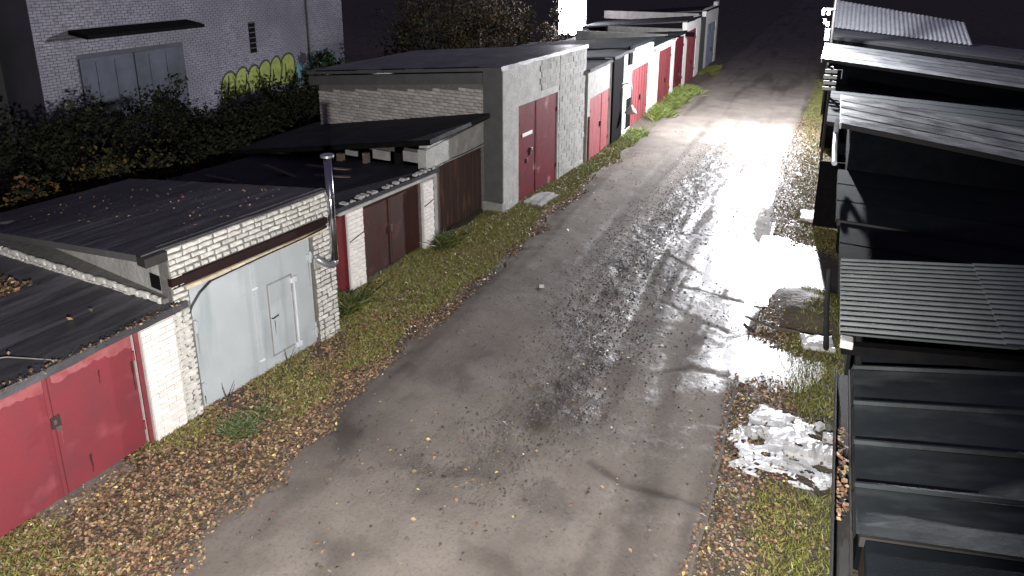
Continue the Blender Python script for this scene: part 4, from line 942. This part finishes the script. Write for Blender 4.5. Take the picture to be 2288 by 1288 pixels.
# leaves on roofs and in the gutter
def drop(name, label, x, y, z, pal, size):
    cards(name, np.stack([x, y, z], 1), RNG.normal(size=(len(x), 3)) * .4 + np.array([0, 0, 1]), RNG.uniform(.6, 1.3, len(x)) * size, pick(pal, len(x), .4), M['leaf'], label=label, kind='stuff')
n = 900; x = RNG.uniform(-13.6, -11.3, n); y = 6.05 - .28 * RNG.uniform(0, 1, n) ** .7 * 2 + .05 * (x + 11); drop('roof_leaves', 'drift of leaves on the near black roof against the wall', x, y, 2.09 + .05 * RNG.uniform(0, 1, n) + .0, LEAF + YEL, .09)
n = 260; y = RNG.uniform(2.9, 6.5, n); x = -8.72 + RNG.normal(size=n) * .05 + .06 * (y - 3.77); drop('eave_leaves', 'leaf litter along the eave above the red gate', x, y, 2.135 + RNG.uniform(0, .03, n), LEAF + [(.05, .05, .03)] * 5, .05)
n = 40; x = RNG.uniform(-14, -9.2, n); y = RNG.uniform(3, 6.0, n); drop('roof_leaves', 'few single leaves on the near black roof', x, y, np.full(n, 2.145), YEL + LEAF, .08)
n = 260; x = RNG.uniform(-14.5, -9, n); y = RNG.uniform(7.2, 9.6, n); drop('roof_leaves', 'single wet leaves on the roof of the grey gate garage', x, y, 3.02 + (x + 8.6) * .1433 + .0 * y, LEAF + [(.05, .045, .04)] * 6, .06)
n = 130; y = RNG.uniform(5.9, 7.3, n); drop('gutter_leaves', 'leaves lying in the gutter of the green metal roof', .66 - .135 + RNG.uniform(-.05, .05, n), y, 2.30 + RNG.uniform(0, .04, n), LEAF + YEL, .06)

def blades(name, label, x, y, hgt, pal, lean=.5):
    n = len(x); z = np.array([ground_h(a, b) for a, b in zip(x, y)])
    a = RNG.uniform(0, 6.28, n); wv = np.stack([np.cos(a), np.sin(a), 0 * a], 1) * RNG.uniform(.004, .011, (n, 1))
    h = hgt * RNG.uniform(.5, 1.4, n); tip = np.stack([RNG.normal(size=n) * lean * h, RNG.normal(size=n) * lean * h, h], 1)
    p = np.stack([x, y, z], 1); Vv = np.stack([p - wv, p + wv, p + tip * .6 + wv * .7, p + tip * [[1.15, 1.15, 1]]], 1).reshape(-1, 3)
    i = np.arange(n)[:, None] * 4; tri = np.concatenate([i + [[0, 1, 2]], i + [[0, 2, 3]]], 1).reshape(-1, 3)
    me = bpy.data.meshes.new(name); me.vertices.add(len(Vv)); me.vertices.foreach_set('co', Vv.astype(np.float32).ravel())
    me.loops.add(tri.size); me.loops.foreach_set('vertex_index', tri.astype(np.int32).ravel())
    me.polygons.add(len(tri)); me.polygons.foreach_set('loop_start', np.arange(0, tri.size, 3, dtype=np.int32)); me.update(calc_edges=True)
    cc = np.ones((n, 4, 4)); cc[:, :, :3] = pick(pal, n, .35)[:, None, :]
    me.color_attributes.new('Col', 'FLOAT_COLOR', 'POINT').data.foreach_set('color', cc.astype(np.float32).ravel())
    link(name, me, None, M['blade'], label=label, kind='stuff')
GR = [(.16, .175, .034), (.12, .14, .032), (.20, .20, .05), (.18, .155, .055)]
x, y = in_left(110000, 3.0, 27)
keep = np.array([fbm(a, b, .7, 120) + .65 * sm(7.0, 10.0, b) - .15 - 1.5 * sm(LEFT_EDGE(b) - .45, LEFT_EDGE(b) + .05, a) + RNG.uniform(-.3, .3) for a, b in zip(x, y)]) > 0
blades('grass', 'short wet grass on the left verge', x[keep], y[keep], .07, GR)
n = 70000; y = 5.5 + 40 * RNG.uniform(0, 1, n) ** 1.5 ; x = RNG.uniform(-1.0, .85, n) - .029 * np.maximum(0, y - 12)
keep = np.array([1.3 * sm(-.55, .3, a + .029 * max(0, b - 12)) + fbm(a, b, 1, 130) * .6 - .45 + RNG.uniform(-.3, .3) - .8 * (15.6 < b < 18.4) - 1.2 * (9.0 < b < 10.9) - .75 * (13.4 < b < 15.6) for a, b in zip(x, y)]) > 0
blades('grass', 'short wet grass on the right verge', x[keep], y[keep], .07, GR)
def tuft(cx, cy, rx, ry, n, h, lab, pal=GR):
    k = 14; ca = RNG.uniform(0, 6.28, k); cr = np.sqrt(RNG.uniform(0, 1, k)); cs = RNG.uniform(.18, .5, k); q = RNG.integers(0, k, n)
    a = RNG.uniform(0, 6.28, n); r = np.sqrt(RNG.uniform(0, 1, n)) * cs[q]
    blades('grass_tuft', lab, cx + rx * (cr * np.cos(ca))[q] + rx * r * np.cos(a), cy + ry * (cr * np.sin(ca))[q] + ry * r * np.sin(a), h, pal, .8)
BRG = [(.20, .28, .05), (.26, .33, .09), (.15, .21, .05), (.24, .24, .08)]
tuft(-7.05, 32.5, .55, 1.6, 3600, .22, 'bright grass clump before the whitewashed pier', BRG)
tuft(-7.0, 37.0, .6, 2.2, 3600, .22, 'bright grass clump farther along the red gates', BRG)
tuft(-7.2, 27.6, .4, 1.0, 1800, .13, 'grass by the black cabinet', BRG)
tuft(-7.05, 45.5, .5, 2.5, 1500, .15, 'dim grass at the far garages', GR)
tuft(-8.7, 10.6, .25, .35, 500, .28, 'weeds at the corner of the brown gate', [(.10, .10, .02), (.06, .09, .03)])
tuft(-8.55, 14.4, .2, .5, 380, .25, 'weeds below the concrete post', [(.10, .10, .02), (.05, .07, .02)])
tuft(-7.8, 6.9, .3, .5, 900, .10, 'green weeds before the grey gate', [(.10, .13, .05)])
for (x_, y_, lab) in ((-8.35, 6.95, 'dry forked twig at the left foot of the grey gate'), (-8.15, 8.15, 'dry twig at the seam of the grey gate')):
    o = MB().tube([(0, 0, 0), (.02, -.03, .25), (.02, -.08, .5)], [.012, .009, .004], 5).tube([(.01, -.015, .15), (.03, .10, .32), (.04, .16, .42)], [.009, .007, .003], 5).build('dry_twig', M['bark'], None, label=lab, cat='twig', group='twigs by the grey gate')
    o.location = (x_, y_, .03)

# gravel on the lane
n = 14000; t_ = RNG.uniform(0, 1, n); pts = []
G = np.array(GRAVEL); seg = np.linalg.norm(np.diff(G, axis=0), axis=1); cum = np.concatenate([[0], np.cumsum(seg)]) / seg.sum()
mbv = []; mbf = []; cols = []
for i in range(n):
    k = min(len(seg) - 1, int(np.searchsorted(cum, t_[i]) - 1)) if t_[i] > 0 else 0
    q = (t_[i] - cum[k]) / (cum[k+1] - cum[k]); p = G[k] + (G[k+1] - G[k]) * q
    x = p[0] + RNG.normal() * .55; y = p[1] + RNG.normal() * .4
    if RNG.uniform() < .12: x = RNG.uniform(-6.4, -1.2); y = RNG.uniform(5, 26)
    if not (LEFT_EDGE(y) < x < RIGHT_EDGE(y)): continue
    s = .007 + .022 * RNG.uniform() ** 3.5; z = road_h(x, y); a = RNG.uniform(0, 6.28); e = RNG.uniform(.6, 1.0)
    c, si = math.cos(a), math.sin(a); b0 = len(mbv)
    for (u, v_, w_) in ((1, 0, .1), (.3, e, 0), (-.9, .4 * e, .1), (-.5, -e, 0), (.5, -.8 * e, .1), (.1, 0, .8)):
        mbv.append((x + s * (u * c - v_ * si), y + s * (u * si + v_ * c), z + s * w_))
    mbf += [(b0 + j, b0 + (j + 1) % 5, b0 + 5) for j in range(5)]
    cl = np.array([.062, .054, .050]) * RNG.uniform(.4, 1.4); cols += [(*cl, 1)] * 6
me = bpy.data.meshes.new('gravel'); me.from_pydata(mbv, [], mbf)
me.color_attributes.new('Col', 'FLOAT_COLOR', 'POINT').data.foreach_set('color', np.array(cols, np.float32).ravel())
link('gravel', me, None, M['stone'], label='wet loose gravel along the middle of the lane', kind='stuff')

# shallow water at the right side of the lane
def puddle(name, lab, poly, z):
    c = np.mean(poly, 0); P = []; n = 72
    ang = sorted((math.atan2(p[1] - c[1], p[0] - c[0]), math.hypot(p[0] - c[0], p[1] - c[1])) for p in poly)
    A = [a for a, _ in ang]; Rr = [r for _, r in ang]
    A = [A[-1] - 2 * math.pi] + A + [A[0] + 2 * math.pi]; Rr = [Rr[-1]] + Rr + [Rr[0]]
    for i in range(n):
        a = -math.pi + 2 * math.pi * i / n; r = float(np.interp(a, A, Rr)) * (1 + .10 * nz(math.cos(a) * 2, math.sin(a) * 2, 1.5, z * 100) + .05 * nz(math.cos(a) * 6, math.sin(a) * 6, 1.5, 4))
        P.append((c[0] + r * math.cos(a), c[1] + r * math.sin(a), z))
    MB().add([(c[0], c[1], z)] + P, [(0, i + 1, (i + 1) % n + 1) for i in range(n)]).build(name, M['water'], None, label=lab, kind='structure')
M['water'] = mat('puddle_water', (0.05, 0.048, 0.045), 0.42, (0.07, 0.065, 0.06), 2, 0.004, 5, rvar=.08, spec=.7)
puddle('puddle', 'wide shallow puddle reaching the right hand garages', [(-3.2, 15.0), (-3.2, 18.2), (-1.18, 18.4), (.62, 18.2), (.7, 15.2), (-.88, 14.4), (-1.88, 14.2)], .040)
puddle('puddle', 'puddle before the pale rubble slab', [(-1.7, 11.6), (-1.6, 12.9), (-.7, 13.1), (.3, 12.9), (.3, 11.6), (-.7, 11.3)], .036)

# ------------------------------------------------------------------ rubble and small things
def rough_block(name, lab, cat, loc, dim, rz, m='wet_concrete', group=None, tilt=(0, 0), hollow=False, seed=0):
    random.seed(seed); L_, W_, H_ = dim; mb = MB(); nx, ny = 7, 5; top = {}
    P = []; Fc = []
    for i in range(nx + 1):
        for j in range(ny + 1):
            e = min(i, nx - i, j, ny - j); drop_ = .0 if e else random.uniform(.15, .5) * H_
            P.append((-L_/2 + L_ * i / nx + random.uniform(-.25, .25) * L_ / nx, -W_/2 + W_ * j / ny + random.uniform(-.25, .25) * W_ / ny, H_ - drop_ + random.uniform(-.12, .12) * H_))
    for i in range(nx):
        for j in range(ny):
            a = i * (ny + 1) + j
            if hollow and i in (2, 3) and j in (2,): continue
            Fc.append((a, a + ny + 1, a + ny + 2, a + 1))
    ring = [(i, 0) for i in range(nx)] + [(nx, j) for j in range(ny)] + [(i, ny) for i in range(nx, 0, -1)] + [(0, j) for j in range(ny, 0, -1)]
    b0 = len(P)
    for (i, j) in ring: p = P[i * (ny + 1) + j]; P.append((p[0] * 1.04, p[1] * 1.04, -.03))
    for k in range(len(ring)):
        i, j = ring[k]; i2, j2 = ring[(k + 1) % len(ring)]
        Fc.append((i * (ny + 1) + j, b0 + k, b0 + (k + 1) % len(ring), i2 * (ny + 1) + j2))
    o = mb.add(P, Fc).build(name, M[m], None, label=lab, cat=cat, group=group); o.location = loc; o.rotation_euler = (tilt[0], tilt[1], rz)
    if hollow: MB().box(-.14 * L_, .10 * L_, -.12 * W_, .12 * W_, -.02, .02).build('dark_hollow', M['black'], o)
    return o
# crumpled sheeting on the heap
def sheet(name, lab, outline_c, rx, ry, hmax, seed, holes=()):
    P = []; Fc = []; nr, na = 40, 128
    for i in range(nr + 1):
        for j in range(na):
            a = 2 * math.pi * j / na; r = i / nr
            ex = (abs(math.cos(a)) ** 3 + abs(math.sin(a)) ** 3) ** (-1 / 3)
            wob = 1 + .10 * nz(math.cos(a) * 2, math.sin(a) * 2, 1.5, seed)
            taper = 1 - .28 * r * math.sin(a)
            x = outline_c[0] + rx * ex * r * wob * math.cos(a) * taper; y = outline_c[1] + ry * ex * r * wob * math.sin(a)
            z = ground_h(x, y) + .02 + hmax * (1 - r ** 2.2) * (.62 + .55 * fbm(x, y, 1.3, seed)) + .020 * abs(fbm(x, y, 3.4, seed + 3)) + .008 * fbm(x, y, 8.5, seed + 6)
            P.append((x, y, z))
    for i in range(nr):
        for j in range(na):
            q = (i * na + j, i * na + (j + 1) % na, (i + 1) * na + (j + 1) % na, (i + 1) * na + j)
            cx = sum(P[k][0] for k in q) / 4; cy = sum(P[k][1] for k in q) / 4
            if any(((cx - h[0]) / h[2]) ** 2 + ((cy - h[1]) / h[3]) ** 2 < 1 + .5 * nz(cx, cy, 9, 2) for h in holes): continue
            if i > nr - 9 and nz(cx, cy, 6, seed) > .30 - .045 * (i - nr + 9): continue
            Fc.append(q)
    return MB().add(P, Fc).build(name, M['sheeting'], None, label=lab, cat='sheeting')
HOLES = [(-.42, 9.75, .13, .09), (.17, 9.85, .13, .11), (.52, 9.55, .16, .07), (.48, 10.25, .16, .07), (.02, 9.15, .14, .05), (.3, 9.2, .12, .06), (-.25, 9.5, .07, .05), (-.2, 10.35, .2, .03)] + [(random.uniform(-.6, .65), random.uniform(9.0, 9.85), random.uniform(.02, .07), random.uniform(.015, .04)) for _ in range(26)]
sheet('crumpled_sheeting', 'wet white sheeting spread flat on the right verge', (.0, 9.86), .78, .86, .05, 11, HOLES)
n = 130; x = RNG.uniform(-.75, .75, n); y = RNG.uniform(9.0, 10.8, n); leaf_field('fallen_leaves', 'few leaves stuck on the wet white sheeting', x, y, .07, LEAF + YEL, .06)
rg = 'pale broken blocks on the white patch'
rough_block('broken_block', 'pale hollow block at the right side of the white patch', 'block', (.20, 9.82, .06), (.46, .34, .11), .1, group=rg, hollow=True, seed=3)
rough_block('broken_block', 'flat pale block at the right edge of the white patch', 'block', (.56, 9.86, .04), (.36, .36, .10), -.2, group=rg, seed=4)
rough_block('broken_block', 'large pale slab on the middle of the white patch', 'block', (-.1, 10.0, .06), (.45, .42, .08), .3, 'sheeting', group=rg, seed=5)
rough_block('broken_block', 'small pale lump at the left side of the white patch', 'block', (-.45, 9.98, .05), (.24, .22, .08), .6, group=rg, seed=6)
rough_block('broken_block', 'pale slab at the top of the white patch', 'block', (-.25, 10.45, .05), (.55, .40, .08), -.25, 'sheeting', group=rg, seed=7)
for k, (x, y, s_, lab) in enumerate(((.58, 10.3, .10, 'pale stone behind the right edge of the white patch'), (.44, 10.55, .08, 'small pale stone behind the white patch'), (.66, 10.05, .07, 'small pale stone by the garage wall'))):
    rough_block('rubble_stone', lab, 'stone', (x, y, .05), (s_ * 1.6, s_ * 1.3, s_), k, group='stones by the white patch', seed=20 + k)
rough_block('concrete_slab', 'white wet concrete slab near the corrugated roof', 'slab', (.32, 13.15, .06), (.55, .42, .12), .15, 'sheeting', seed=8, tilt=(.06, -.05))
rough_block('concrete_slab', 'white wet slab before the open gate leaf', 'slab', (-.05, 20.4, .06), (.60, .75, .10), .05, 'sheeting', seed=9)
o = MB().tube([(-.55, .2, .06), (-.3, .05, .07), (.05, -.03, .06), (.5, 0, .05)], [.02, .028, .03, .022], 7).build('fallen_branch', M['bark'], None, label='stripped branch lying beside the right hand puddle', cat='branch'); o.location = (-.5, 13.4, .06)
rough_block('concrete_slab', 'wet broken concrete doorstep before the maroon gate', 'slab', (-7.62, 18.55, .03), (.62, 1.2, .12), -.1, 'concrete', seed=14)
rough_block('white_stone', 'single white stone on the lane', 'stone', (-5.35, 13.1, road_h(-5.35, 13.1)), (.10, .08, .05), .4, 'sheeting', seed=12)
